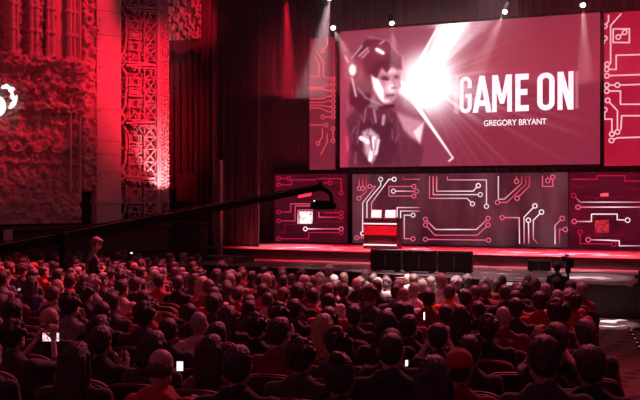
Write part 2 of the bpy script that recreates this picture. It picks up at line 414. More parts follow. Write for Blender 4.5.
fix(traces(eC, (425, 168, 4.88), [
    ([(22,40),(22,148)],(0,0),PK,PK), ([(22,148),(205,148),(232,175)],(0,1),PK,W_), ([(40,40),(40,130),(270,130)],(0,1),PK,W_), ([(57,40),(57,113),(235,113),(260,86)],(0,1),PK,HT),
    ([(110,40),(110,58),(300,58),(300,187)],(0,1),PK,W_), ([(358,40),(358,152),(387,152),(472,75),(472,38)],(0,0),W_,RD), ([(2,250),(52,300),(150,300)],(1,0),PK,HT), ([(308,246),(252,300),(150,300)],(1,0),PK,HT),
    ([(2,278),(48,328),(255,328),(308,278)],(1,1),PK,PK), ([(2,348),(310,352)],(1,1),PK,PK)], LW), eC)
fix(traces(eC, (495, 168, 4.88), [
    ([(12,168),(58,168),(150,80),(150,38)],(1,0),PK,RD), ([(108,148),(168,88),(168,38)],(1,0),PK,RD), ([(105,65),(105,38)],(1,0),PK,RD), ([(232,38),(232,90),(282,90),(282,45)],(0,1),PK,PK),
    ([(258,62),(258,38)],(1,0),PK,RD), ([(35,242),(118,242),(120,370)],(1,0),PK,W_), ([(195,185),(142,240),(142,370)],(1,0),HT,PK), ([(163,255),(165,370)],(1,0),HT,PK), ([(227,215),(187,255),(187,345),(210,370)],(1,0),HT,RD),
    ([(328,246),(293,280),(293,372)],(1,0),PK,W_), ([(343,300),(315,300),(315,372)],(1,0),PK,RD)], LW), eC)
fix(traces(eR, (565, 168, 4.6), [
    ([(32,52),(148,52),(148,35),(275,35),(275,60),(380,60)],(0,0),RD,RD), ([(302,35),(380,35)],(1,0),DR,DR), ([(40,127),(70,157),(180,157)],(1,0),RD,W_), ([(380,157),(180,157)],(0,0),RD,W_), ([(60,180),(220,180)],(1,0),PK,HT), ([(380,180),(220,180)],(0,0),RD,HT),
    ([(43,246),(122,246),(122,212)],(1,0),PK,HT), ([(122,212),(240,212),(240,238),(288,240)],(0,1),HT,W_), ([(70,295),(70,348),(225,350)],(1,1),RD,RD), ([(107,330),(200,332)],(1,0),PK,HT), ([(200,332),(250,335),(250,358),(380,358)],(0,0),HT,RD),
    ([(30,85),(90,85)],(0,0),DR,DR), ([(95,135),(280,135)],(0,0),DR,DR), ([(45,272),(90,272)],(0,0),DR,DR), ([(90,310),(280,310)],(0,0),DR,DR), ([(280,95),(380,95)],(0,0),DR,DR)], LW), eR)
# bright image tiles on the panels
def tile(e, crop, quad, m, Y=LW, name='image_tile'):
    ox, oy, s = crop; bm = bmesh.new()
    P = [at(ox + x / s, oy + y / s, Y - .014) for x, y in quad]
    f = [bm.verts.new(p) for p in P]; g = [bm.verts.new(p + Vector((0, .02, 0))) for p in P]
    bm.faces.new(f); bm.faces.new(g[::-1])
    for i in range(4): bm.faces.new((f[i], g[i], g[(i+1) % 4], f[(i+1) % 4]))
    bmesh.ops.recalc_face_normals(bm, faces=bm.faces)
    return fix(obj(name, bm, m, e), e)
mT = led_mat('tile_bright', (150, 40, 60), (255, 240, 245), (6, 1, 6)); mT.node_tree.nodes['Principled BSDF'].inputs['Emission Strength'].default_value = 1.2
for n_ in mT.node_tree.nodes:
    if n_.type == 'VALTORGB': n_.color_ramp.elements[0].position = .3; n_.color_ramp.elements[1].position = .5
mP = mat('tile_pink', (.3, .1, .1), .5, emit=lin((235, 60, 90)), es=1)
mD = led_mat('tile_red', (110, 5, 30), (235, 60, 70), (9, 1, 9))
tile(eL, (262,168,4.88), [(182,212),(246,212),(246,272),(182,272)], mT)
tile(eL, (262,168,4.88), [(178,124),(243,108),(240,136),(174,148)], mP)
tile(eR, (565,168,4.6), [(137,240),(202,238),(202,298),(137,300)], mD)
tile(eR, (565,168,4.6), [(162,118),(200,114),(200,130),(162,131)], mat('tile_hot', (.3, .1, .1), .5, emit=lin((255, 90, 110)), es=1))

# side banners beside the main screen
SW = 31.0
mS1 = led_mat('banner_left', (112, 28, 48), (138, 42, 62), (.6, 1, .3)); mS2 = led_mat('banner_right', (165, 12, 45), (185, 35, 65), (.6, 1, .3))
sL, *_ = panel('side_banner', 309.5, 333.5, 38, 169.5, SW + .25, mS1, 'tall dim red circuit banner left of the main screen', 'banner')
sR, *_ = panel('side_banner', 601.3, 655, 11.5, 165.6, SW + .25, mS2, 'tall bright red circuit banner right of the main screen', 'banner')
SL = lin((225, 70, 85)); SRc = lin((255, 190, 205))
g = lambda pts, a=0, b=0, c=SL: (pts, (a, b), c, c)
fix(traces(sL, (300, 30, 2.76), [g([(75,22),(75,42),(63,57)],0,1), g([(47,60),(65,90),(65,128),(92,135)],0,1), g([(26,128),(52,128),(52,95),(40,72)]), g([(26,158),(62,158),(75,150),(92,150)],0,1),
    g([(26,163),(64,163),(78,168),(92,168)],0,1), g([(26,190),(66,190),(76,183),(92,183)],0,1), g([(26,200),(66,200),(78,195),(92,197)],0,1), g([(26,208),(62,208),(76,212),(92,212)],0,1),
    g([(26,215),(55,215),(78,226),(92,226)],0,1), g([(63,240),(92,240)],1,1), g([(26,262),(72,262)],0,1), g([(50,313),(62,295),(62,270)],1,0), g([(91,272),(91,306)],1,1), g([(57,345),(75,310),(75,285)])], SW + .25, .04, .07), sL)
g = lambda pts, a=0, b=0, c=SRc: (pts, (a, b), c, c)
fix(traces(sR, (580, 0, 2.35), [g([(67,35),(67,50),(58,62)],0,1), g([(50,103),(57,103),(58,90)],0,1), g([(97,32),(72,60),(72,150)]), g([(78,68),(116,68),(116,100),(78,100),(78,68)]), g([(90,87),(105,76)],1,1),
    g([(64,151),(72,150)],1,0), g([(63,163),(85,163),(85,130),(150,128)],1,0), g([(63,178),(150,175)],1,0), g([(63,200),(88,200)],1,1), g([(92,200),(150,198)]), g([(63,214),(95,214),(95,245),(150,245)],1,0),
    g([(65,236),(88,260),(88,310)],1,1), g([(58,258),(58,280),(75,280),(75,315)],1,1), g([(96,305),(98,272),(150,272)]), g([(74,330),(88,324),(150,322)],1,0)], SW + .25, .045, .075), sR)
# ======================= MAIN SCREEN =======================
sx0 = at(340, 100, SW).x; sx1 = at(600, 100, SW).x
sz1 = (at(340, 31.5, SW).z + at(600, 12.5, SW).z) / 2; sz0 = (at(340, 167.3, SW).z + at(600, 164.3, SW).z) / 2
es_ = empty('projection_screen', ((sx0 + sx1) / 2, SW, sz0), 0, 'huge glowing pink screen above the stage reading GAME ON', 'screen')
fr = B((((sx0+sx1)/2, SW+.12, sz1+.04), (sx1-sx0+.24, .2, .1)), (((sx0+sx1)/2, SW+.12, sz0-.04), (sx1-sx0+.24, .2, .1)), ((sx0-.06, SW+.12, (sz0+sz1)/2), (.12, .2, sz1-sz0)), ((sx1+.06, SW+.12, (sz0+sz1)/2), (.12, .2, sz1-sz0)))
fix(obj('frame', fr, M_['black'], es_), es_)
GX, GZ = 460, 260
gx = np.linspace(sx0, sx1, GX); gz = np.linspace(sz0, sz1, GZ)
XX, ZZ = np.meshgrid(gx, gz)
D = -XX * ST + SW * CT
PX = 320 + F * (XX * CT + SW * ST) / D; PY = HY + F * (CZ - ZZ) / D
# --- the picture shown on the screen, in picture coordinates ---
def seg_d(x0, y0, x1, y1):
    dx, dy = x1 - x0, y1 - y0; t = np.clip(((PX - x0) * dx + (PY - y0) * dy) / (dx * dx + dy * dy), 0, 1)
    return np.hypot(PX - x0 - t * dx, PY - y0 - t * dy), t
def poly(pts, soft=1.0):
    inside = np.zeros(PX.shape, bool); dm = np.full(PX.shape, 1e9); n = len(pts)
    for i in range(n):
        (x0, y0), (x1, y1) = pts[i], pts[(i + 1) % n]
        d, _ = seg_d(x0, y0, x1, y1); dm = np.minimum(dm, d)
        if y0 != y1:
            c = ((y0 > PY) != (y1 > PY)) & (PX < (x1 - x0) * (PY - y0) / (y1 - y0) + x0); inside ^= c
    sd = np.where(inside, dm, -dm)
    return np.clip(sd / (2 * soft) + .5, 0, 1)
def blob(cx, cy, rx, ry, soft=.3, rot=0):
    c, s = math.cos(rot), math.sin(rot); x = (PX - cx) * c + (PY - cy) * s; y = -(PX - cx) * s + (PY - cy) * c
    return np.clip((1 - np.hypot(x / rx, y / ry)) / soft, 0, 1)
def line(x0, y0, x1, y1, w, w1=None):
    d, t = seg_d(x0, y0, x1, y1); w1 = w if w1 is None else w1
    return np.clip(1 - (d - (w * (1 - t) + w1 * t) / 2) / .7, 0, 1)
img = np.zeros(PX.shape + (3,))
def put(mask, c, a=1.0):
    global img
    m = (mask * a)[..., None]; img = img * (1 - m) + np.array(c, float) * m
cx, cy = 424, 82
ang = np.arctan2(PY - cy, PX - cx); rad = np.hypot(PX - cx, PY - cy)
img[:] = (150, 48, 70)
tx = np.clip((PX - 440) / 160, 0, 1)[..., None]; img = img * (1 - tx * .35) + np.array((150, 32, 60)) * tx * .35
ty = np.clip((PY - 110) / 60, 0, 1)[..., None]; img = img * (1 - .35 * ty) + np.array((120, 36, 60)) * ty * .35
# fine rays
rays = np.zeros(PX.shape)
for k in range(70):
    a = NR.uniform(-1.3, 1.25); w = NR.uniform(.004, .02); s = NR.uniform(.1, .45) * (1 if abs(a) < .5 else .7); L = NR.uniform(50, 190)
    rays += s * np.exp(-((ang - a) / w) ** 2) * np.clip(1 - rad / L, 0, 1)
put(np.clip(rays, 0, 1), (255, 205, 215), .75)
for a, w, s, L in [(-1.08, .30, 1.25, 150), (-1.32, .05, .7, 80), (-.78, .06, .6, 90), (-.18, .03, .6, 60), (.38, .1, .55, 70), (.62, .05, .8, 60), (.15, .12, .5, 60), (-.5, .06, .35, 60)]:
    put(np.exp(-((ang - a) / w) ** 2) * np.clip(1.35 - rad / L, 0, 1) * s, (255, 246, 248), 1)
put(np.exp(-(rad / 42) ** 2.4), (255, 236, 240), 1)
# tablet the figure works at: thin bright edges
put(poly([(404, 84), (436, 28), (398, 30), (342, 33), (342, 100)], 1), (150, 66, 88), .75)
put(poly([(392, 90), (424, 110), (453, 160), (448, 166), (340, 168), (340, 110)], 1.5), (148, 58, 84), .85)
put(poly([(396, 112), (424, 122), (420, 142), (396, 134)], 2.5), (240, 170, 190), .7)
put(poly([(413, 132), (424, 122), (420, 144)], 1), (255, 225, 232), .8)
put(line(437, 28, 412, 76, .8, 3), (255, 235, 240)); put(line(402, 84, 453, 158, 5, .8), (255, 240, 245)); put(line(453, 158, 449, 161, 1), (255, 235, 240))
put(np.exp(-(np.hypot((PX - 425) / 28, (PY - 81) / 30)) ** 4), (255, 250, 252))
# left background haze
put(blob(350, 150, 34, 40, .8), (205, 50, 84), .8); put(blob(346, 95, 20, 40, .8), (190, 70, 95), .6)
for k in range(34):
    x = NR.uniform(343, 412); y = NR.uniform(34, 160); put(line(x, y, x + NR.uniform(-3, 6), y + NR.uniform(6, 22), .7, 2), (250, 190, 205), NR.uniform(.1, .35))
# figure: shoulders and torso
put(poly([(348, 168), (350, 140), (346, 120), (356, 108), (366, 100), (384, 104), (396, 112), (404, 130), (414, 140), (424, 148), (420, 168)], 1.5), (104, 40, 60), .8)
put(poly([(356, 125), (372, 118), (392, 122), (398, 150), (390, 166), (362, 166), (352, 150)], 3), (88, 30, 50), .7)
put(poly([(362, 132), (370, 128), (379, 136), (378, 152), (372, 164), (366, 156), (364, 146)], 1.5), (245, 190, 205), .8)
put(line(361, 138, 368, 142, 4), (255, 235, 240), .9); put(line(374, 138, 370, 160, 3), (255, 240, 245), .9); put(line(379, 140, 376, 154, 2), (255, 225, 232), .8); put(line(370, 136, 372, 150, 1.2), (120, 40, 60), .8)
put(line(374, 110, 376, 122, 1.5), (220, 160, 178), .7); put(line(384, 116, 383, 124, 2.5), (235, 190, 205), .7); put(line(366, 108, 364, 122, 1), (200, 130, 150), .6)
for k in range(26):
    x = NR.uniform(352, 404); y = NR.uniform(110, 160); put(line(x, y, x + NR.uniform(-6, 4), y + NR.uniform(4, 14), .6, 1.2), (215, 130, 152) if k % 2 else (70, 24, 40), NR.uniform(.2, .5))
# face, three-quarter view turned to the light
put(poly([(371, 72), (380, 68), (396, 66), (401, 72), (400, 80), (401.5, 86), (398, 90), (397, 97), (392, 103), (385, 104), (379, 99), (374, 90), (371, 82)], 1), (205, 138, 155), .97)
put(poly([(371, 74), (379, 80), (384, 90), (384, 103), (379, 98), (374, 89)], 1.2), (255, 240, 244), .95); put(blob(391, 88, 8, 9, .8), (255, 240, 244), .8); put(blob(390, 71, 9, 4, .8), (250, 225, 232), .7); put(blob(386, 101, 6, 3, .8), (255, 240, 244), .7)
put(blob(384.5, 77.5, 6, 3.2, .7), (92, 34, 54), .85); put(blob(396.5, 77, 4, 3, .7), (92, 34, 54), .85); put(line(383, 79, 388, 79.3, 1.3), (60, 20, 34), .9)
put(line(393, 80, 395.5, 86, 1.3), (185, 110, 130), .7); put(line(392, 88, 396, 88, 1.2), (140, 60, 84), .7); put(line(387, 95.5, 393.5, 95, 1.5), (140, 56, 78), .85)
put(poly([(362, 98), (374, 96), (381, 103), (377, 110), (366, 106)], 1.2), (180, 125, 142), .7)
# hair, fringe and headset
put(poly([(349, 92), (352, 70), (356, 56), (364, 44), (376, 36), (388, 38), (397, 48), (401, 58), (402, 70), (396, 66), (391, 64), (386, 72), (381, 66), (376, 78), (370, 74), (372, 86), (370, 104), (360, 112), (350, 104)], 1), (104, 30, 50), .95)
put(blob(382, 50, 15, 11, .7), (140, 56, 78), .8); put(poly([(370, 72), (376, 62), (392, 60), (401, 66), (398, 70), (392, 66), (387, 73), (382, 67), (377, 78)], .8), (74, 24, 40), .85)
put(line(354, 58, 368, 42, 5), (90, 30, 50), .9); put(line(352, 58, 362, 46, 1), (250, 190, 200), .8); put(line(359, 56, 368, 48, 1.2), (255, 190, 200), .8); put(line(362, 58, 369, 51, 1), (250, 180, 195), .8)
put(line(369, 37, 388, 40, 2), (185, 110, 130), .7); put(line(388, 40, 400, 56, 2), (195, 125, 145), .6)
put(blob(379.5, 51, 6, 4, .9, .5), (255, 120, 130), .9); put(line(377, 49.5, 383, 53, 3), (255, 240, 240)); put(line(380, 44, 384, 41, 1), (255, 170, 185), .8)
put(blob(354, 70, 13, 17, .9), (220, 90, 115), .8); put(blob(354, 70, 7, 10, .25), (120, 36, 56), .8); put(blob(352.5, 70, 5, 8, .5), (255, 235, 238)); put(line(352, 78, 356, 96, 1.3), (255, 215, 222), .8); put(line(348, 62, 345, 56, 1.2), (255, 205, 215), .7)
put(line(358, 88, 366, 98, 1.2), (235, 190, 202), .5); put(line(366, 98, 386, 107, 1), (225, 180, 192), .5); put(line(384, 107, 393, 106, 2.6), (90, 30, 48), .95)
# small caption block at the top
for yy in (24, 28, 32): put(line(471, yy, 486, yy - .8, 1.2), (225, 120, 145), .55)
# doubled edges behind the headline
for dx in (2, 3.5, -3):
    put(line(574 + dx, 72, 574 + dx, 108, 1), (235, 170, 185), .45)
put(line(455, 80, 455, 112, 1.2), (255, 235, 240), .5); put(line(457.5, 78, 457.5, 113, 1.5), (255, 235, 240), .5)
for _ in range(3):
    q_ = np.pad(img, ((1, 1), (1, 1), (0, 0)), 'edge'); img = (q_[:-2, 1:-1] + q_[2:, 1:-1] + q_[1:-1, :-2] + q_[1:-1, 2:] + q_[1:-1, 1:-1] * 2) / 6
img += NR.normal(0, 3.0, PX.shape)[..., None]
img = np.clip(img, 0, 255) / 255
limg = np.where(img <= .04045, img / 12.92, ((img + .055) / 1.055) ** 2.4)
limg = limg * (1 + .6 * limg.min(-1, keepdims=True) ** 1.5)
me = bpy.data.meshes.new('picture')
V = np.stack([XX - es_.location.x, np.full(XX.shape, -.005), ZZ - es_.location.z], -1).reshape(-1, 3)
idx = np.arange(GX * GZ).reshape(GZ, GX)
Q = np.stack([idx[:-1, :-1], idx[:-1, 1:], idx[1:, 1:], idx[1:, :-1]], -1).reshape(-1, 4)
me.from_pydata(V.tolist(), [], Q.tolist())
ca = me.color_attributes.new('picture', 'FLOAT_COLOR', 'POINT')
ca.data.foreach_set('color', np.concatenate([limg.reshape(-1, 3), np.ones((GX * GZ, 1))], 1).astype(np.float32).ravel())
link_mesh('picture', me, M_['display'], es_)
# headline letters
zt = at(465, 76.7, SW).z; zb = at(465, 113.2, SW).z; H = zt - zb
def letter(name, px0, px1, strokes, w):
    x0 = at(px0, 95, SW).x; x1 = at(px1, 95, SW).x; bm = bmesh.new(); lay = bm.loops.layers.float_color.new('glow')
    for s in strokes:
        P = [(x0 + w / 2 + (x1 - x0 - w) * x, zb + w / 2 + (H - w) * z) for x, z in s]
        stroke(bm, P, w, .02, (HT, HT), lay, SW - .03)
    for v in bm.verts: v.co.z = min(zb + H, max(zb, v.co.z))
    return fix(obj('headline_letter', bm, M_['glow'], es_), es_)
def arc(cx_, cz_, rx_, rz_, a0, a1, n=8):
    return [(cx_ + rx_ * math.cos(math.radians(a0 + (a1 - a0) * i / n)), cz_ + rz_ * math.sin(math.radians(a0 + (a1 - a0) * i / n))) for i in range(n + 1)]
cr = lambda x: 450 + x / 4.923
wl = .215
letter('G', cr(48), cr(107), [[(1, .7), (1, .86)] + arc(.5, .86, .5, .14, 0, 180) + arc(.5, .14, .5, .14, 180, 360) + [(1, .47), (.5, .47)]], .135)
def solid_letter(px0, px1, quads):
    x0 = at(px0, 95, SW).x; x1 = at(px1, 95, SW).x; bm = bmesh.new(); lay = bm.loops.layers.float_color.new('glow')
    for q in quads:
        f = [bm.verts.new((x0 + (x1 - x0) * x, SW - .03, zb + H * z)) for x, z in q]; g_ = [bm.verts.new(v.co + Vector((0, .02, 0))) for v in f]
        fs = [bm.faces.new(f), bm.faces.new(g_[::-1])] + [bm.faces.new((f[i], g_[i], g_[(i + 1) % 4], f[(i + 1) % 4])) for i in range(4)]
        for fc in fs:
            for lp in fc.loops: lp[lay] = HT + (1,)
    return fix(obj('headline_letter', bm, M_['glow'], es_), es_)
R4 = lambda a, b, c, d: [(a, b), (c, b), (c, d), (a, d)]
solid_letter(cr(112), cr(205), [[(0, 0), (.28, 0), (.62, 1), (.36, 1)], [(1, 0), (.72, 0), (.38, 1), (.64, 1)], R4(.2, .18, .8, .33)])
solid_letter(cr(208), cr(305), [R4(0, 0, .23, 1), R4(.77, 0, 1, 1), [(0, 1), (.29, 1), (.60, .22), (.40, .22)], [(1, 1), (.71, 1), (.40, .22), (.60, .22)]])
solid_letter(cr(322), cr(388), [R4(0, 0, .38, 1), R4(0, .84, 1, 1), R4(0, 0, 1, .16), R4(0, .43, .9, .59)])
letter('O', cr(430), cr(515), [arc(.5, .84, .5, .16, 0, 180) + arc(.5, .16, .5, .16, 180, 360) + [(1, .84)]], .175)
solid_letter(cr(530), cr(608), [R4(0, 0, .31, 1), R4(.69, 0, 1, 1), [(0, 1), (.36, 1), (1, 0), (.64, 0)]])
tc_ = bpy.data.curves.new('caption', 'FONT'); tc_.body = 'GREGORY BRYANT'; tc_.size = 1; tc_.extrude = .02; tc_.offset = .008; tc_.space_character = .98
to = bpy.data.objects.new('t', tc_); col.objects.link(to)
tm = bpy.data.meshes.new_from_object(to.evaluated_get(bpy.context.evaluated_depsgraph_get())); bpy.data.objects.remove(to)
xs_ = [v.co.x for v in tm.vertices]; ys_ = [v.co.y for v in tm.vertices]
X0 = at(484, 122, SW).x; X1 = at(546.6, 122, SW).x; zc = at(515, 125.3, SW).z; hc = 5.9 / F * SW / ray(515)[1]
for v in tm.vertices:
    x, y, z = v.co
    v.co = (X0 + (x - min(xs_)) / (max(xs_) - min(xs_)) * (X1 - X0), SW - .03 + z * .3, zc + (y - min(ys_)) / (max(ys_) - min(ys_)) * hc)
tm.name = 'caption_text'
fix(link_mesh('caption_text', tm, M_['whitetext'], es_), es_)

# ======================= DRAPES =======================
def drape(name, x0, x1, Y, z0, z1, m, folds, amp, label, cat='curtain', n=160, ang=0, kind=None):
    bm = bmesh.new(); rows = []
    for z in (z0, z0 + (z1 - z0) * .5, z1):
        r = []
        for i in range(n + 1):
            t = i / n; x = x0 + (x1 - x0) * t
            y = Y + ang * t + amp * math.sin(t * folds * 6.283 + .6 * math.sin(t * 9 + z)) + amp * .4 * math.sin(t * folds * 15.1 + 1)
            r.append(bm.verts.new((x, y, z)))
        rows.append(r)
    for a, b in zip(rows, rows[1:]):
        for i in range(n): bm.faces.new((a[i], a[i+1], b[i+1], b[i]))
    o = obj(name, bm, m, None, True)
    so = o.modifiers.new('thickness', 'SOLIDIFY'); so.thickness = .03
    return tag(o, label, cat, None, kind)
def xat(px, Y): return at(px, 200, Y).x
drape('stage_drape', xat(219, 28.6), xat(259, 28.6), 28.6, STAGE_Z + .03, 13.2, M_['drape'], 6, .025, 'black stage drape nearest the ornate pillar, left of the other drape')
drape('stage_drape', xat(256, 31.95), xat(311, 31.95), 31.95, STAGE_Z + .03, 13.2, M_['drape'], 9, .02, 'black stage drape between the ornate side and the left banner')
drape('stage_drape', xat(298, 32.3), xat(660, 32.3), 32.3, STAGE_Z + .03, 13.2, M_['drape'], 40, .05, 'wide black backdrop drape behind the video screens', n=500)
# thin grey seam post between drapes
tag(obj('drape_rail', B(((xat(258, 28.5), 28.5, 7), (.06, .06, 11.6)), bev=.01), M_['black']), 'thin vertical rail between the two black side drapes', 'rail')
# header valance over the stage and lighting truss
drape('stage_border', xat(300, 29.2), xat(665, 29.2), 32.12, 8.9, 13.2, M_['drape'], 30, .05, 'black border drape hanging above the main screen', n=400)

# ======================= ORNATE LEFT SIDE =======================
def scrolls(S, Z, cell, seed, k=38, amp=1.0):
    """relief of curling leaves: one spiral per jittered cell"""
    rr = np.random.RandomState(seed); h = np.zeros(S.shape); best = np.full(S.shape, 1e9); 
    s0, s1, z0, z1 = S.min() - cell, S.max() + cell, Z.min() - cell, Z.max() + cell
    z = z0; row = 0
    while z < z1:
        s = s0 + (row % 2) * cell / 2
        while s < s1:
            cs = s + rr.uniform(-.18, .18) * cell; cz_ = z + rr.uniform(-.18, .18) * cell; hd = rr.choice([-1, 1]); ph = rr.uniform(0, 6.28)
            m = (abs(S - cs) < cell) & (abs(Z - cz_) < cell)
            d = np.hypot(S[m] - cs, Z[m] - cz_); a = np.arctan2(Z[m] - cz_, S[m] - cs)
            v = np.clip(1 - d / (cell * .62), 0, 1) ** .6 * (.35 + .65 * (.5 + .5 * np.cos(a * hd + d * k / cell * .35 + ph)))
            b = best[m]; upd = d < b; b[upd] = d[upd]; best[m] = b
            hh = h[m]; hh[upd] = v[upd]; h[m] = hh
            s += cell
        z += cell * .8; row += 1
    return h * amp
def vnoise(S, Z, sc, seed):
    rr = np.random.RandomState(seed); n = 64; g_ = rr.rand(n, n)
    x = S * sc % n; y = Z * sc % n; xi = x.astype(int); yi = y.astype(int); fx = x - xi; fy = y - yi; fx = fx * fx * (3 - 2 * fx); fy = fy * fy * (3 - 2 * fy)
    a = g_[yi % n, xi % n]; b = g_[yi % n, (xi + 1) % n]; c = g_[(yi + 1) % n, xi % n]; d = g_[(yi + 1) % n, (xi + 1) % n]
    return (a * (1 - fx) + b * fx) * (1 - fy) + (c * (1 - fx) + d * fx) * fy
def relief(name, frame, s0, s1, z0, z1, hfun, m, parent=None, step=.028, back=.25):
    ns = int((s1 - s0) / step) + 1; nz_ = int((z1 - z0) / step) + 1
    S, Z = np.meshgrid(np.linspace(s0, s1, ns), np.linspace(z0, z1, nz_))
    Hh = hfun(S, Z); Hh[0, :] = -back; Hh[-1, :] = -back; Hh[:, 0] = -back; Hh[:, -1] = -back
    V = np.stack([S, Hh, Z], -1).reshape(-1, 3); idx = np.arange(ns * nz_).reshape(nz_, ns)
    Q = np.stack([idx[:-1, :-1], idx[:-1, 1:], idx[1:, 1:], idx[1:, :-1]], -1).reshape(-1, 4)
    me = bpy.data.meshes.new(name); me.from_pydata(V.tolist(), [], Q.tolist())
    Mi = frame if parent is None else parent.matrix_world.inverted() @ frame
    me.transform(Mi)
    o = link_mesh(name, me, m, parent, True)
    return o
FRW = wall_frame(Vector((WB.x, WB.y, 0)))
def s_of(px, off=0):
    p = atwall(px, 200, off); return (Vector((p.x, p.y, 0)) - WB).dot(WD)
def z_of(py, px=45): return atwall(px, py).z
zTOP = 11.5
orn = empty('carved_wall', (WB.x, WB.y, 2.12), 0, 'carved plaster wall of columns, foliage and niches left of the smooth pillar', 'wall carving')
bpy.context.view_layer.update()
zc1, zc2, zc3 = z_of(62), z_of(112), z_of(168)
sE = s_of(80); s00 = s_of(-30)
def h_lower(S, Z):     # niches with canopies
    h = .10 * scrolls(S, Z, .30, 3, 30) + .16 * scrolls(S, Z, .5, 4, 20)
    w = .62; c = (S - s_of(4)) / w; f = (c % 1) - .5
    arch = np.abs(np.hypot(f * 1.0, (Z - (zc3 + .75)) / w) - .48)
    h += .12 * np.exp(-(arch / .06) ** 2) * (Z < zc3 + .85)
    h += .10 * np.exp(-(np.abs(np.abs(f) - (.48 - .35 * np.clip((zc3 + .8 - Z) / .8, 0, 1))) / .05) ** 2) * (Z < zc3 + .8) * (Z > zc3)
    h += .08 * np.exp(-((Z - zc3 - .12) / .05) ** 2) * (np.abs(f) < .25)
    h += .14 * np.exp(-(f / .17) ** 2) * np.clip((Z - zc3 - .7) / .3, 0, 1) * (.7 + .3 * np.cos(Z * 16))
    return h + .04 * vnoise(S, Z, 9, 3)
def h_mid(S, Z):
    h = .34 * scrolls(S, Z, .34, 8, 22) + .18 * scrolls(S, Z, .2, 9, 20) + .2 * vnoise(S, Z, 2.2, 5)
    return h + .08 * np.cos((Z - zc2) * 9 + np.sin(S * 3))
def h_up(S, Z):
    h = .20 * scrolls(S, Z, .3, 21, 24) + .08 * vnoise(S, Z, 12, 7)
    per = s_of(36) - s_of(14); f = ((S - s_of(14)) / per) % 1
    h -= .25 * np.exp(-((f - .5) / .22) ** 2)
    v = np.abs(f - .5) - .5 * np.clip((zTOP - Z) / 5, 0, 1)
    h += .1 * np.exp(-(v / .05) ** 2)
    return h
r1 = relief('niche_carving', FRW, s00, sE, 2.12, zc2 + .05, h_lower, M_['plaster'], orn)
r2 = relief('foliage_carving', FRW, s00, sE, zc2 - .05, zc1 + .15, h_mid, M_['plaster'], orn)
r3 = relief('upper_carving', FRW, s00, s_of(54), zc1, zTOP, h_up, M_['plaster'], orn)
IW = orn.matrix_world.inverted()
def wpart(name, bm, m, parent=orn, fr=FRW, smooth=False):
    bmesh.ops.transform(bm, matrix=parent.matrix_world.inverted() @ fr, verts=bm.verts)
    return obj(name, bm, m, parent, smooth)
for px, r in ((12, .09), (17, .06), (31, .07), (36, .09), (48, .06), (52, .09), (69, .09), (74, .06), (78, .07)):
    s = s_of(px, .15); bm = bmesh.new(); tube(bm, (s, .16, zc1 + .05), (s, .16, zTOP), r, n=12)
    for k in range(7):
        z = zc1 + .1 + k * .72; tube(bm, (s, .16, z), (s, .16, z + .06), r * 1.45, n=12); tube(bm, (s, .16, z + .06), (s, .16, z + .12), r * 1.45, r, 12)
    wpart('colonnette', bm, M_['plaster'], smooth=False)
wpart('smooth_panel', B((((s_of(54) + s_of(68)) / 2, -.08, (zc1 + zTOP) / 2), (s_of(68) - s_of(54), .2, zTOP - zc1)), bev=.02), M_['stone'])
relief('scroll_band', FRW, s_of(79), s_of(97), 3.1, zTOP, lambda S, Z: .08 + .26 * scrolls(S, Z, .42, 31, 30) + .05 * scrolls(S, Z, .16, 32, 12), M_['plaster'], orn)
for px, r in ((70, .05), (79.5, .05)):
    s = s_of(px, .2); bm = bmesh.new(); tube(bm, (s, .22, 3.1), (s, .22, zTOP), r, n=10); wpart('moulding', bm, M_['plaster'])
# bright highlight on the carving, built as an added glowing crescent
q = wall_frame(Vector((0, 0, 0)))
def glow_highlight(px, py, sc, rot, lab):
    p = atwall(px, py, .34)
    e = empty('wall_highlight', p, 0, lab, 'lamp', 'white highlights built into the wall carving'); bpy.context.view_layer.update()  # no real lamp: added glow stands in for the highlight on the carving
    bm = bmesh.new(); prev = None
    for i in range(15):
        t = i / 14; a = rot + t * 3.3; rr_ = sc * (1 - .15 * t)
        c = Vector((rr_ * math.cos(a), 0, rr_ * math.sin(a) * 1.25)); r = sc * (.08 + .34 * math.sin(math.pi * t) ** .8)
        if prev: cap(bm, prev[0], prev[1], c, r)
        prev = (c, r)
    me = remesh('glow_crescent', bm, .02, 3); me.transform(Matrix.Rotation(math.atan2(WD.y, WD.x), 4, 'Z') @ Matrix.Diagonal((1, .35, 1, 1)))
    link_mesh('glow_crescent', me, mat('highlight_glow', (.9, .8, .8), .4, emit=(1, .85, .9), es=1.5), e, True)
    bm = bmesh.new(); tube(bm, (0, 0, -.1), (-WN.x * .3, -WN.y * .3, -.15), .03); obj('highlight_stem', bm, M_['plaster'], e)
glow_highlight(5.5, 97, .27, -1.2, 'curved white highlight made as a glowing shape on the carved wall, upper right one')
glow_highlight(-4, 106, .22, -1.4, 'white highlight built to glow, cut by the left frame edge on the carved wall')

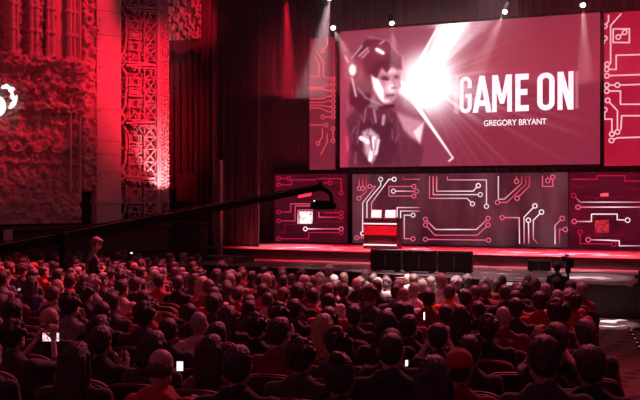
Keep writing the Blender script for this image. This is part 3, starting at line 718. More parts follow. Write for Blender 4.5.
# smooth masonry pillar
pil = empty('masonry_pillar', atwall(108, 200, .2).xy.to_3d(), 0, 'smooth tall pillar of plain stone blocks between carved band and open carved pier', 'pillar'); bpy.context.view_layer.update()
bm = bmesh.new(); s0_, s1_ = s_of(96.5, .25), s_of(121, .25)
zz = 2.12; k = 0
hs = [.63, .95, .55, .42, 1.0, .8, .95, .55, .75, .5, .8, .9, .8]
for h in hs:
    box(bm, ((s0_ + s1_) / 2, .1, zz + h / 2), (s1_ - s0_, .34, h - .022), None, .012); zz += h
box(bm, ((s0_ + s1_) / 2, .08, (2.12 + zz) / 2), (s1_ - s0_ - .02, .33, zz - 2.12))
bmesh.ops.transform(bm, matrix=pil.matrix_world.inverted() @ FRW, verts=bm.verts)
obj('block_shaft', bm, M_['stone'], pil)
box_ = B((((s0_ + s1_) / 2, .12, 2.8), (s1_ - s0_ + .1, .42, .14)), bev=.02); bmesh.ops.transform(box_, matrix=pil.matrix_world.inverted() @ FRW, verts=box_.verts); obj('plinth', box_, M_['stone'], pil)

# open carved pier in repeating tiers
P0 = atd(120, 200, 29.0); P1 = atd(169, 200, 29.6); P0.z = P1.z = 0
PD = (P1 - P0); PWd = PD.length; PD.normalize(); PN = Vector((PD.y, -PD.x, 0))
FRP = Matrix(((PD.x, PN.x, 0, P0.x), (PD.y, PN.y, 0, P0.y), (0, 0, 1, 0), (0, 0, 0, 1)))
pier = empty('carved_pier', P0, 0, 'tall open carved pier in repeating gothic tiers, lit bright red', 'pillar'); bpy.context.view_layer.update()
def ppart(name, bm, m, parent=pier, smooth=False):
    return wpart(name, bm, m, parent, FRP, smooth)
relief('backing', FRP, .05, 1.3, 2.7, 11.4, lambda S, Z: -.34 + .36 * scrolls(S, Z, .3, 61, 26) + .1 * vnoise(S, Z, 7, 4), M_['stone'], pier)
ztier = [CZ + (HY - y) * 29.2 / F for y in (234, 177, 120, 63, 6, -51)]
for k in range(5):
    z0, z1 = ztier[k], ztier[k + 1]; h = z1 - z0
    if k == 0: z0 = 2.12
    Z = lambda t: z0 + (z1 - z0) * t
    bm = bmesh.new()
    # slanting cornice with broken outline
    box(bm, (.62, .0, Z(.95)), (.95, .5, .07), Matrix.Rotation(-.07, 3, 'Y'), .01); box(bm, (.7, .06, Z(.90)), (.8, .4, .05), None, .01); box(bm, (.55, -.1, Z(.995)), (.7, .5, .05), None, .01)
    for j in range(5): box(bm, (.42 + j * .17, .2, Z(.86)), (.07, .1, .09), Matrix.Rotation(.78, 3, 'Y'), .01)
    ppart('cornice', bm, M_['stone'])
    bm = bmesh.new()   # stepped outer edge
    pts = [(.16, Z(.02)), (.02, Z(.1)), (.16, Z(.25)), (.2, Z(.5)), (.2, Z(.8)), (.05, Z(.93)), (.15, Z(1.0))]
    for a, b in zip(pts, pts[1:]): tube(bm, (a[0], 0, a[1]), (b[0], 0, b[1]), .045, n=8)
    for a in pts: ell(bm, (a[0], .03, a[1]), .06, sub=1)
    ppart('outer_moulding', bm, M_['stone'])
    bm = bmesh.new()   # boxed balusters
    for j, t in enumerate((.22, .42, .60)):
        box(bm, (.47, .02, Z(t)), (.44, .12, .05), None, .01); box(bm, (.47, .02, Z(t + .13)), (.44, .12, .04), None, .01)
        for x in (.29, .36, .58, .66): tube(bm, (x, .04, Z(t)), (x, .04, Z(t + .13)), .03, n=8)
        if j % 2: box(bm, (.47, .02, Z(t + .065)), (.26, .1, .15), Matrix.Rotation(.1, 3, 'Y'), .03)
    for t, s in ((.78, 1), (.76, -1)): 
        for a0 in range(8):
            aa = a0 * .55; ell(bm, (.47 + s * .12 + .10 * math.cos(aa) , .05, Z(t) + .10 * math.sin(aa)), .034, sub=1)
    for x in (.3, .64): tube(bm, (x, 0, Z(.02)), (x, 0, Z(.2)), .025, n=8)
    tube(bm, (.3, 0, Z(.02)), (.47, 0, Z(.16)), .025, n=8); tube(bm, (.64, 0, Z(.02)), (.47, 0, Z(.16)), .025, n=8)
    ppart('baluster_frame', bm, M_['stone'])
    bm = bmesh.new()   # crossed tracery
    for j in range(4):
        a, b = Z(.05 + .22 * j), Z(.05 + .22 * (j + 1))
        tube(bm, (.78, .06, a), (1.14, .06, b), .03, n=8); tube(bm, (1.14, .06, a), (.78, .06, b), .03, n=8)
        tube(bm, (.78, .06, a), (1.14, .06, a), .022, n=8); ell(bm, (.96, .1, (a + b) / 2), .055, sub=1); ell(bm, (.78, .1, a), .05, sub=1); ell(bm, (1.14, .1, a), .05, sub=1)
    for x in (.78, 1.14): tube(bm, (x, .04, Z(0)), (x, .04, Z(1)), .03, n=8)
    ppart('tracery', bm, M_['stone'])
bm = bmesh.new(); tube(bm, (1.21, .12, 2.12), (1.21, .12, 11.3), .06, n=12); tube(bm, (1.3, .08, 2.12), (1.3, .08, 11.3), .035, n=10); ppart('corner_shaft', bm, M_['stone'])
bm = bmesh.new()
zz = 2.16
while zz < 11.2:
    for j, x in enumerate((1.36, 1.45, 1.54)):
        ell(bm, (x + RND.uniform(-.015, .015), .10 + RND.uniform(-.03, .04), zz + j * .04 + RND.uniform(-.02, .02)), (RND.uniform(.03, .05), .04, RND.uniform(.03, .07)), sub=1)
    zz += .115
box(bm, (1.45, -.0, 7.0), (.26, .12, 8.5)); ppart('beaded_strip', bm, M_['stone'])

# house curtain to the right of the pier, with red lambrequin
Ylam = 27.9
cu = drape('house_curtain', xat(168, 28.4), xat(216, 28.4), 28.4, .4, 11.5, M_['curtain'], 8, .12, 'dark pleated house curtain hanging right of the carved pier', n=220)
def lam(S, Z):
    zb_ = 7.9 + .25 * np.abs(np.sin(S * 4.2)); h = .3 * scrolls(S, Z, .38, 51, 30) + .08 * scrolls(S, Z, .18, 52, 12) + .06 * np.sin(S * 40)
    return h
xa, xb = xat(170, Ylam), xat(213, Ylam)
zl = at(190, 45, Ylam).z
lamo = empty('lambrequin', ((xa + xb) / 2, Ylam, zl), 0, 'ornate red lambrequin above the dark pleated curtain', 'valance'); bpy.context.view_layer.update()
FRL = Matrix(((1, 0, 0, 0), (0, -1, 0, Ylam), (0, 0, 1, 0), (0, 0, 0, 1)))
relief('gilt_crest', FRL, xa, xat(203, Ylam), zl + .15, 11.0, lam, M_['plaster'], lamo)
bm = bmesh.new()
for i in range(22):
    x = xat(200, Ylam) + i * .022; tube(bm, (x, Ylam - .06 + .03 * math.sin(i * 1.3), zl - .15), (x, Ylam - .06, 11.0), .018, n=6)
bmesh.ops.translate(bm, verts=bm.verts, vec=-lamo.location); obj('fringed_cloth', bm, M_['curtain'], lamo)
bm = bmesh.new(); x = xa
while x < xat(200, Ylam):
    tube(bm, (x, Ylam - .1, zl + .2), (x + .03, Ylam - .1, zl - .15 - .2 * abs(math.sin(x * 4.2))), .03, .012, 6); x += .06
bmesh.ops.translate(bm, verts=bm.verts, vec=-lamo.location); obj('tassel_fringe', bm, M_['curtain'], lamo, )
# red panel low in front of the curtain
a = at(177, 174, 27.6); b = at(196, 201, 27.6)
e = empty('red_panel', ((a.x + b.x) / 2, 27.6, 1.0), 0, 'plain red-lit upright panel below the pleated curtain', 'panel')
obj('board', B(((0, 0, a.z - 1.0 - (a.z - b.z) / 2), (b.x - a.x, .06, a.z - b.z)), bev=.01), M_['redpanel'], e)
obj('stand', B(((-.2, .05, .75), (.05, .05, 1.8)), ((.2, .05, .75), (.05, .05, 1.8))), M_['black'], e)
# dark return wall below pier and curtain, steps to the stage
struct('trim_2', B((((P0.x + xat(170, 27)) / 2 + .3, 27.0, 1.0), (2.3, .5, 2.0)), (((P0.x + xat(170, 27)) / 2 + .3, 26.95, 2.03), (2.5, .62, .1))), M_['darkwall'])
pp = at(216, 250, 27.0)
tag(obj('proscenium_post', B(((pp.x, 27.2, 2.1), (.22, .22, 4.2)), bev=.02), mat('grey_post', (.16, .12, .12), .6)), 'slim grey post at the left end of the stage', 'post')
e = empty('stage_steps', (at(216, 262, 25.6).x, 25.6, 0), 0, 'small dark flight of steps at the left end of the stage', 'steps')
for k in range(4):
    obj('step', B(((0, .0 + k * .3, .14 + k * .27), (1.5, .34, .06)), bev=.01), mat('step_tread', (.22, .15, .15), .5), e)
for s_ in (-.78, .78): obj('side_panel', B(((s_, .45, .5), (.05, 1.4, 1.0))), M_['fascia'], e)
# pale card on the lower left wall
p = atwall(8, 236, .28); e2 = tag(obj('wall_card', B(((0, 0, 0), (.26, .02, .36))), M_['paper']), 'pale upright card on the dark wall at far left', 'sign'); e2.location = p; e2.rotation_euler = (0, 0, math.atan2(WD.y, WD.x))
# ======================= PEOPLE =======================
def hand(bm, W, d, n, side, curl=.5, r=.0085, s=1.0):
    """palm + four unequal fingers with two bends + thumb from the side of the palm. d = finger direction, n = palm normal"""
    W = Vector(W); d = Vector(d).normalized(); n = Vector(n); n = (n - d * n.dot(d)).normalized(); x = d.cross(n) * side   # x points to the thumb side
    for q in (-.026, -.009, .009, .026):
        cap(bm, W + x * q * .7, .014 * s, W + d * .082 + x * q, .0125 * s)
    for q, L in ((.031, .068), (.0105, .077), (-.0105, .072), (-.031, .056)):
        a = W + d * .085 + x * q * 1.1; c1 = curl * .9
        d1 = (d * math.cos(c1) + n * math.sin(c1)); b = a + d1 * L * .5
        d2 = (d * math.cos(c1 * 2) + n * math.sin(c1 * 2)); c = b + d2 * L * .45
        cap(bm, a, r, b, r * .95); cap(bm, b, r * .95, c, r * .8)
    a = W + d * .02 + x * .028; b = a + (x * .8 + d * .5 + n * .3).normalized() * .036; c = b + (d * .9 + x * .2 + n * .45).normalized() * .03
    cap(bm, a, .013, b, .0105); cap(bm, b, .0105, c, .009)
def head_mat(P):
    return Matrix.Translation(Vector(P['head'])) @ Matrix.Scale(1.07, 4) @ Matrix.Rotation(P.get('yaw', 0), 4, 'Z') @ Matrix.Rotation(P.get('roll', 0), 4, 'Y') @ Matrix.Rotation(P.get('pitch', 0), 4, 'X')
def head_prims(bm, M):
    def E(c, r, s=3): 
        t = bmesh.new(); ell(t, c, r, sub=s); bmesh.ops.transform(t, matrix=M, verts=t.verts)
        me = bpy.data.meshes.new('x'); t.to_mesh(me); t.free(); bm.from_mesh(me); bpy.data.meshes.remove(me)
    E((0, -.012, .022), (.073, .094, .088)); E((0, .026, -.025), (.060, .064, .088)); E((0, .044, -.075), (.041, .043, .032))
    E((0, .078, -.096), (.02, .018, .016)); E((-.045, .02, -.065), (.026, .04, .03)); E((.045, .02, -.065), (.026, .04, .03))
    cap(bm, (0, .088, .006), .0085, (0, .108, -.028), .0125, M); cap(bm, (-.012, .094, -.033), .009, (.012, .094, -.033), .009, M)
    cap(bm, (-.04, .074, .02), .012, (.04, .074, .02), .012, M)
    cap(bm, (-.018, .086, -.058), .007, (.018, .086, -.058), .007, M); cap(bm, (-.015, .083, -.069), .0075, (.015, .083, -.069), .0075, M)
    for s in (-1, 1):
        E((s * .029, .077, .001), (.0135, .012, .010), 2)
        cap(bm, (s * .074, -.004, -.0), .016, (s * .071, .0, -.034), .010, M); cap(bm, (s * .083, -.016, .008), .009, (s * .083, -.014, -.018), .008, M)
NECK = {}
SIT = dict(hip=(0, .02, .50), chest=(0, -.09, .88), neck=(0, -.10, 1.04), head=(0, -.07, 1.215), shoulder=(.19, -.10, .985), knee=(.13, .45, .50), ankle=(.13, .47, .11), toe=(.15, .64, .04))
LAP = dict(elbow=(.265, -.05, .70), wrist=(.13, .20, .63), d=(-.55, .8, -.1), n=(0, 0, -1), curl=.45)
def pose(**k):
    P = dict(SIT); P['armR'] = dict(LAP); P['armL'] = dict(LAP); P.update(k); return P
UP = dict(elbow=(.21, .20, .92), wrist=(.085, .33, 1.13), d=(-.05, .1, 1), n=(-.8, .6, 0), curl=.7)
HOLD = dict(elbow=(.26, .02, .72), wrist=(.09, .27, .84), d=(-.1, .35, .9), n=(-.5, .8, .2), curl=.7)
CLAP = dict(elbow=(.25, .0, .76), wrist=(.045, .26, .93), d=(-.1, .35, .9), n=(-1, 0, 0), curl=.15)
CHIN = dict(elbow=(.22, .12, .74), wrist=(.06, .06, 1.07), d=(-.2, -.1, 1), n=(-.3, -1, 0), curl=1.1)
def V_(t, s): return (t[0] * s, t[1], t[2])
def build_person(P, key):
    """one continuous body, plus top, trousers and shoes meshes that follow it"""
    stand = P.get('stand', False)
    hip, ch, nk, hd = P['hip'], P['chest'], P['neck'], P['head']; M = head_mat(P)
    w = P.get('w', 1.0)
    # body
    bm = bmesh.new(); head_prims(bm, M)
    jaw = M @ Vector((0, .0, -.06))
    cap(bm, (nk[0], nk[1] + .012, nk[2]), .054, jaw, .056)
    cap(bm, (nk[0] - .1, nk[1], nk[2] - .045), .038, (nk[0], nk[1] + .005, nk[2] + .03), .048); cap(bm, (nk[0] + .1, nk[1], nk[2] - .045), .038, (nk[0], nk[1] + .005, nk[2] + .03), .048)
    cap(bm, (-.07, hip[1], hip[2] + .03), .085, (-.08, ch[1], ch[2]), .095); cap(bm, (.07, hip[1], hip[2] + .03), .085, (.08, ch[1], ch[2]), .095); cap(bm, (0, hip[1], hip[2] + .08), .1, ch, .1)
    for s, A in ((1, P['armR']), (-1, P['armL'])):
        sh = V_(P['shoulder'], s); el = V_(A['elbow'], s); wr = V_(A['wrist'], s)
        cap(bm, (0, ch[1], ch[2] + .06), .07, sh, .048); cap(bm, sh, .048, el, .034); cap(bm, el, .034, wr, .0215)
        hand(bm, Vector(wr) + Vector(V_(A['d'], s)).normalized() * .012, V_(A['d'], s), V_(A['n'], s), s, A['curl'])
        kn = V_(P['knee'], s) if not stand else V_(P['knee'], s); an = V_(P['ankle'], s); to = V_(P['toe'], s)
        cap(bm, (.085 * s, hip[1] + .01, hip[2]), .078, kn, .05); cap(bm, kn, .05, an, .034); cap(bm, an, .035, (to[0], to[1], to[2]), .025)
    body = remesh('body', bm, .0085, 2, .45)
    # top with sleeves
    bm = bmesh.new(); z = hip[2] + (.04 if not stand else -.04)
    cap(bm, (-.085 * w, hip[1] - .005, z + .02), .112, (-.095 * w, ch[1] + .005, ch[2]), .113); cap(bm, (.085 * w, hip[1] - .005, z + .02), .112, (.095 * w, ch[1] + .005, ch[2]), .113)
    cap(bm, (0, hip[1], z + .03), .118, (0, ch[1], ch[2] + .02), .120)
    sh0 = P['shoulder']; cap(bm, (-sh0[0] * w, sh0[1], sh0[2]), .060, (sh0[0] * w, sh0[1], sh0[2]), .060)
    for s, A in ((1, P['armR']), (-1, P['armL'])):
        sh = V_(sh0, s * w); el = V_(A['elbow'], s); wr = Vector(V_(A['wrist'], s)); cu = Vector(el).lerp(wr, P.get('sleeve', .88))
        cap(bm, (.12 * s * w, sh0[1], sh0[2] + .008), .060, (0, nk[1] - .004, nk[2] + .012), .070)
        cap(bm, sh, .066, el, .050); cap(bm, el, .050, cu, .038)
    cr_ = P.get('collar', 0)
    if cr_ == 1:   # collar
        for i in range(14):
            a = math.tau * i / 14; b = math.tau * (i + 1) / 14
            cap(bm, (nk[0] + .062 * math.cos(a), nk[1] + .01 + .062 * math.sin(a), nk[2] + .035), .017, (nk[0] + .062 * math.cos(b), nk[1] + .01 + .062 * math.sin(b), nk[2] + .035), .017)
    if cr_ == 2:   # hood lying on the back
        cap(bm, (-.08, nk[1] - .07, nk[2] - .005), .055, (.08, nk[1] - .07, nk[2] - .005), .055); cap(bm, (-.05, nk[1] - .10, nk[2] - .06), .05, (.05, nk[1] - .10, nk[2] - .06), .05)
        for i in range(14):
            a = math.tau * i / 14; b = math.tau * (i + 1) / 14
            cap(bm, (.075 * math.cos(a), nk[1] + .075 * math.sin(a), nk[2] + .025), .026, (.075 * math.cos(b), nk[1] + .075 * math.sin(b), nk[2] + .025), .026)
    top = remesh('top', bm, .014, 4, .6)
    rr = random.Random(hash(key) % 1000 if False else len(key)); nv = len(top.vertices); co = np.empty(nv * 3); top.vertices.foreach_get('co', co); co = co.reshape(-1, 3)
    no = np.empty(nv * 3); top.vertices.foreach_get('normal', no); no = no.reshape(-1, 3)
    fold = .005 * np.sin(co[:, 2] * 34 + 6 * np.sin(co[:, 0] * 9)) + .004 * np.sin(co[:, 0] * 50 + co[:, 2] * 40)
    co += no * fold[:, None]; top.vertices.foreach_set('co', co.ravel())
    # trousers
    bm = bmesh.new(); cap(bm, (-.07, hip[1], hip[2] + .01), .102, (.07, hip[1], hip[2] + .01), .102)
    for s in (1, -1):
        kn = V_(P['knee'], s); an = V_(P['ankle'], s)
        cap(bm, (.085 * s, hip[1] + .01, hip[2]), .098, kn, .066); cap(bm, kn, .068, (an[0], an[1], an[2] + .02), .052)
    tr = remesh('trousers', bm, .02, 3, .5)
    shoes = []
    for s in (1, -1):
        bm = bmesh.new(); an = V_(P['ankle'], s); to = V_(P['toe'], s)
        cap(bm, (an[0], an[1] - .02, .042), .042, (to[0], to[1] + .02, .034), .034); cap(bm, (an[0], an[1], an[2]), .045, (an[0], an[1], .05), .045)
        shoes.append(remesh('shoe', bm, .014, 2, .6))
    for m, q in ((body, 'skin'), (top, 'cloth'), (tr, 'cloth')): m.materials.append(M_[q])
    for s in shoes: s.materials.append(M_['blackplastic'])
    return dict(body=body, top=top, trousers=tr, shoes=shoes, M=M)
POSES = {
    'lap': pose(), 'lapw': pose(w=1.12, collar=1), 'left': pose(yaw=.35, roll=.06, collar=2), 'right': pose(yaw=-.35, roll=-.05, collar=1),
    'tilt': pose(roll=.16, pitch=-.08, yaw=.12), 'down': pose(pitch=-.4, armR=dict(HOLD), armL=dict(LAP), collar=2), 'lean': pose(chest=(0, .02, .88), neck=(0, .06, 1.03), head=(0, .12, 1.205), shoulder=(.19, .04, .985), w=1.06),
    'phone': pose(armR=dict(UP), armL=dict(UP), sleeve=.25), 'hold': pose(armR=dict(HOLD), armL=dict(HOLD), pitch=-.15, sleeve=.5, collar=1), 'clap': pose(armR=dict(CLAP), armL=dict(CLAP), sleeve=.6), 'chin': pose(armR=dict(CHIN), armL=dict(LAP), collar=1),
    'slim': pose(w=.84, shoulder=(.165, -.10, .965)),
    'stand': pose(stand=True, hip=(0, 0, .96), chest=(0, .01, 1.34), neck=(0, .02, 1.50), head=(0, .09, 1.685), shoulder=(.19, .01, 1.43), knee=(.11, .03, .50), ankle=(.12, 0, .1), toe=(.15, .16, .04), pitch=-.55,
                  armR=dict(elbow=(.25, .05, 1.16), wrist=(.10, .28, 1.10), d=(-.4, .8, .2), n=(0, 0, -1), curl=.6), armL=dict(elbow=(.25, .05, 1.16), wrist=(.10, .28, 1.12), d=(-.4, .8, .2), n=(0, 0, -1), curl=.6), sleeve=.2),
    'standup': pose(stand=True, hip=(0, 0, .93), chest=(0, 0, 1.31), neck=(0, 0, 1.46), head=(0, .03, 1.655), shoulder=(.19, 0, 1.40), knee=(.11, .03, .50), ankle=(.12, 0, .1), toe=(.15, .16, .04), pitch=-.1,
                  armR=dict(elbow=(.26, .12, 1.14), wrist=(.12, .36, 1.24), d=(-.1, .9, .2), n=(0, 0, -1), curl=.8), armL=dict(elbow=(.27, .0, 1.12), wrist=(.2, .22, 1.02), d=(-.2, .9, .1), n=(0, 0, -1), curl=.6), collar=2),
}
PEOPLE = {k: build_person(v, k) for k, v in POSES.items()}
# hair, authored in head coordinates
def hair_mesh(kind):
    bm = bmesh.new(); rr = random.Random(sum(map(ord, kind)))
    E = lambda c, r: ell(bm, c, r)
    if kind != 'fringe':
        E((0, -.022, .030), (.082, .100, .092)); E((0, -.05, -.015), (.070, .065, .070))
        if kind not in ('buzz',): E((0, .028, .078), (.058, .05, .04))
    if kind == 'buzz':
        bm.free(); bm = bmesh.new(); E((0, -.020, .026), (.0765, .0965, .088)); E((0, -.045, -.015), (.067, .060, .065))
    if kind == 'short2': E((0, .02, .098), (.055, .06, .032)); E((.02, .05, .088), (.04, .03, .03))
    if kind == 'curly':
        for i in range(60):
            a = rr.uniform(0, 6.28); b = rr.uniform(-.35, 1.5); p = Vector((math.cos(a) * math.cos(b) * .084, -.025 + math.sin(a) * math.cos(b) * .098, .035 + math.sin(b) * .09))
            if p.y > .055 and p.z < .07: continue
            ell(bm, p, rr.uniform(.016, .027), sub=2)
    if kind == 'long':
        for x in (-.055, -.02, .02, .055):
            cap(bm, (x, -.07, .02), .042, (x * 1.15, -.088, -.17), .040); cap(bm, (x * 1.15, -.088, -.17), .040, (x * 1.05, -.105, -.25), .022)
        for s in (-1, 1): cap(bm, (s * .068, -.0, .03), .025, (s * .078, -.03, -.16), .03)
    if kind == 'bob':
        for x in (-.05, 0, .05): cap(bm, (x, -.07, .02), .045, (x * 1.25, -.075, -.10), .045)
        for s in (-1, 1): cap(bm, (s * .066, .01, .03), .028, (s * .074, .0, -.09), .032)
    if kind == 'pony':
        E((0, -.125, .03), (.025, .025, .025))
        for a, b in (((0, -.13, .03), (0, -.155, -.06)), ((0, -.155, -.06), (.005, -.14, -.17))): cap(bm, a, .026, b, .022)
    if kind == 'bun':
        E((0, -.075, .115), (.040, .040, .034)); 
    if kind == 'fringe':
        E((0, -.026, -.018), (.0785, .086, .058))
    if kind == 'hood':
        cap(bm, (0, -.04, .035), .105, (0, -.085, -.10), .095); cap(bm, (-.06, -.03, -.08), .05, (.06, -.03, -.08), .05)
    me = remesh('hair', bm, .009, 3, .6)
    if kind not in ('buzz', 'hood'):
        nv = len(me.vertices); co = np.empty(nv * 3); me.vertices.foreach_get('co', co); co = co.reshape(-1, 3); no = np.empty(nv * 3); me.vertices.foreach_get('normal', no); no = no.reshape(-1, 3)
        a = np.arctan2(co[:, 0], co[:, 1] + .02); am = .0025 if kind != 'curly' else .004
        co += no * (am * np.sin(a * 26 + 3 * np.sin(co[:, 2] * 40)) + am * np.sin(co[:, 2] * 60 + a * 9))[:, None]; me.vertices.foreach_set('co', co.ravel())
    me.materials.append(M_['cloth' if kind == 'hood' else 'hair'])
    return me
def cap_meshes():
    bm = bmesh.new(); ell(bm, (0, -.018, .048), (.086, .104, .080)); 
    bmesh.ops.bisect_plane(bm, geom=bm.verts[:] + bm.edges[:] + bm.faces[:], plane_co=(0, 0, .028), plane_no=(0, -.12, 1), clear_inner=True)
    bmesh.ops.holes_fill(bm, edges=bm.edges[:]); tube(bm, (0, -.018, .125), (0, -.018, .134), .009)
    me = bpy.data.meshes.new('cap_crown'); bm.to_mesh(me); bm.free(); me.materials.append(M_['cloth']); me.polygons.foreach_set('use_smooth', [True] * len(me.polygons))
    bm = bmesh.new(); ell(bm, (0, .07, .036), (.068, .085, .008), Matrix.Rotation(-.15, 3, 'X'))
    mb = bpy.data.meshes.new('brim'); bm.to_mesh(mb); bm.free(); mb.materials.append(M_['cloth'])
    return me, mb
HAIR = {k: hair_mesh(k) for k in ('short', 'short2', 'buzz', 'curly', 'long', 'bob', 'pony', 'bun', 'fringe', 'hood')}
CAPM = cap_meshes()
def hs_mesh():
    bm = bmesh.new()
    for i in range(12):
        a = math.pi * i / 12; b = math.pi * (i + 1) / 12
        tube(bm, (.098 * math.cos(a), -.01, .02 + .115 * math.sin(a)), (.098 * math.cos(b), -.01, .02 + .115 * math.sin(b)), .009, n=6)
    for s in (-1, 1): tube(bm, (s * .078, -.01, .0), (s * .108, -.01, .0), .04, n=14)
    tube(bm, (.1, 0, -.02), (.05, .12, -.07), .005, n=6)
    me = bpy.data.meshes.new('headset'); bm.to_mesh(me); bm.free(); me.materials.append(M_['blackplastic']); return me
HEADSET = hs_mesh()
def gl_mesh():
    bm = bmesh.new()
    for s in (-1, 1):
        for i in range(10):
            a = math.tau * i / 10; b = math.tau * (i + 1) / 10
            tube(bm, (s * .031 + .022 * math.cos(a), .096, .002 + .017 * math.sin(a)), (s * .031 + .022 * math.cos(b), .096, .002 + .017 * math.sin(b)), .002, n=5)
        tube(bm, (s * .053, .094, .006), (s * .082, -.004, .008), .0022, n=5)
    tube(bm, (-.01, .098, .004), (.01, .098, .004), .002, n=5)
    me = bpy.data.meshes.new('glasses'); bm.to_mesh(me); bm.free(); me.materials.append(M_['black']); return me
GLASSES = gl_mesh()
COL = {'black': (.02, .017, .02), 'charcoal': (.06, .05, .055), 'dark': (.035, .025, .03), 'grey': (.22, .2, .2), 'brown': (.12, .07, .05), 'red': (.42, .02, .025), 'maroon': (.2, .02, .03),
       'pink': (.6, .35, .35), 'white': (.8, .75, .73), 'blue': (.06, .08, .2), 'pale': (.5, .44, .43), 'orange': (.8, .16, .05)}
HC = {'dk': ((.045, .03, .028), 'dark'), 'br': ((.10, .06, .045), 'brown'), 'gr': ((.30, .27, .26), 'grey'), 'bl': ((.42, .28, .16), 'blond')}
HNAME = {'short': 'short {} hair', 'short2': 'brushed-up {} hair', 'buzz': 'cropped {} hair', 'curly': 'curly {} hair', 'long': 'long {} hair', 'bob': 'chin-length {} hair', 'pony': '{} ponytail', 'bun': '{} hair in a bun', 'fringe': 'bald crown', 'bald': 'shaved head', 'hood': 'raised {} hood', 'cap': '{} cap'}
ORD = ['zeroth', 'first', 'second', 'third', 'fourth', 'fifth', 'sixth', 'seventh', 'eighth', 'ninth', 'tenth', 'eleventh', 'twelfth', 'thirteenth', 'fourteenth', 'fifteenth', 'sixteenth', 'seventeenth', 'eighteenth', 'nineteenth', 'twentieth',
       'twenty-first', 'twenty-second', 'twenty-third', 'twenty-fourth', 'twenty-fifth', 'twenty-sixth', 'twenty-seventh', 'twenty-eighth', 'twenty-ninth', 'thirtieth', 'thirty-first', 'thirty-second', 'thirty-third', 'thirty-fourth', 'thirty-fifth', 'thirty-sixth']
def person(loc, rz, scale, posek, hair, hc, topc, trc='dark', skin=(.5, .3, .22), label='', group='audience members seated facing the stage', far=False, extra=None):
    A = PEOPLE[posek]; e = empty('person', loc, rz, label, 'person', group); e.scale = (scale,) * 3
    def add(n, me, c=None, M=None, parent=e):
        o = bpy.data.objects.new(n, me); col.objects.link(o); o.parent = parent
        if c: o.color = (*c, 1)
        if M: o.matrix_local = M
        return o
    add('body', A['body'], skin); add('top', A['top'], COL[topc]); add('trousers', A['trousers'], COL[trc])
    if not far:
        for s in A['shoes']: add('shoe', s)
    M = A['M']
    if hair == 'cap':
        add('hair', HAIR['buzz'], HC[hc][0], M); c = add('cap', CAPM[0], COL['red' if topc != 'grey' else 'dark'], M); add('brim', CAPM[1], COL['red' if topc != 'grey' else 'dark'], None, c)
    elif hair == 'hood': add('hood', HAIR['hood'], COL[topc], M)
    elif hair != 'bald': add('hair', HAIR[hair], HC[hc][0], M)
    if extra == 'headset': add('headset', HEADSET, None, M)
    if extra == 'glasses': add('glasses', GLASSES, None, M)
    return e

# ---- theatre seat ----
def seat_proto():
    bm = bmesh.new(); n = 12; pts = []
    for i in range(n + 1):
        t = i / n; x = -.235 + .47 * t; zt = .87 + .055 * (1 - (2 * t - 1) ** 4)
        pts.append((x, zt))
    def prof(y0, dz, sh):
        return [(x * sh, y0 - .17 * (z - .42) / .5, z + dz) for x, z in pts] + [(x * sh, y0, .36) for x, _ in (pts[-1], pts[0])]
    def slab(y0, y1, dz, sh):
        b = bmesh.new(); A = [b.verts.new(p) for p in prof(y0, dz, sh)]; Bv = [b.verts.new(p) for p in prof(y1, dz, sh)]
        b.faces.new(A); b.faces.new(Bv[::-1]); k = len(A)
        for i in range(k): b.faces.new((A[i], Bv[i], Bv[(i+1) % k], A[(i+1) % k]))
        bmesh.ops.recalc_face_normals(b, faces=b.faces)
        bmesh.ops.bevel(b, geom=[e_ for e_ in b.edges if e_.calc_length() > .001 and abs(e_.verts[0].co.y - e_.verts[1].co.y) < .2 and len(e_.link_faces) == 2 and e_.calc_face_angle(0) > .9], offset=.015, segments=2, affect='EDGES')
        me = bpy.data.meshes.new('b'); b.to_mesh(me); b.free(); me.polygons.foreach_set('use_smooth', [False] * len(me.polygons)); return me
    back = slab(-.185, -.245, 0, 1); back.name = 'backrest'; back.materials.append(M_['seat'])
    shell = slab(-.246, -.262, -.012, .97); shell.name = 'back_shell'; shell.materials.append(M_['seatshell'])
    bm = B(((0, .05, .355), (.44, .44, .09)), bev=.03); cu = bpy.data.meshes.new('cushion'); bm.to_mesh(cu); bm.free(); cu.materials.append(M_['seat'])
    arms = []
    for s in (-1, 1):
        bm = B(((s * .255, -.02, .60), (.05, .36, .035)), bev=.012); a = bpy.data.meshes.new('armrest'); bm.to_mesh(a); bm.free(); a.materials.append(M_['armwood']); arms.append(a)
    bm = B(((-.255, -.02, .29), (.03, .30, .58)), ((.255, -.02, .29), (.03, .30, .58)), ((0, .0, .28), (.5, .04, .05))); st = bpy.data.meshes.new('standard'); bm.to_mesh(st); bm.free(); st.materials.append(M_['seatshell'])
    return back, shell, cu, arms, st
SEAT = seat_proto()
def seat(loc, rz, label):
    e = empty('theatre_seat', loc, rz, label, 'seat', 'upholstered seats in the stalls')
    def add(n, me, parent=e):
        o = bpy.data.objects.new(n, me); col.objects.link(o); o.parent = parent; return o
    b = add('backrest', SEAT[0]); add('back_shell', SEAT[1], b); add('cushion', SEAT[2]); add('frame', SEAT[4])
    for a in SEAT[3]: add('armrest', a)
    return e
# phones
def phone(loc, rz, w, h, rx, label, bright=1.0, glassmat=None):
    e = empty('smartphone', loc, 0, label, 'phone', 'glowing phones held up in the audience'); e.rotation_euler = (rx, 0, rz)
    obj('case', B(((0, 0, 0), (w, .010, h)), bev=.004), M_['blackplastic'], e)
    obj('lit_screen', B(((0, -.006, 0), (w * .9, .003, h * .9))), glassmat or mat('phone_screen', (.2, .2, .2), .3, emit=(1, .9, .92), es=bright), e)
    return e

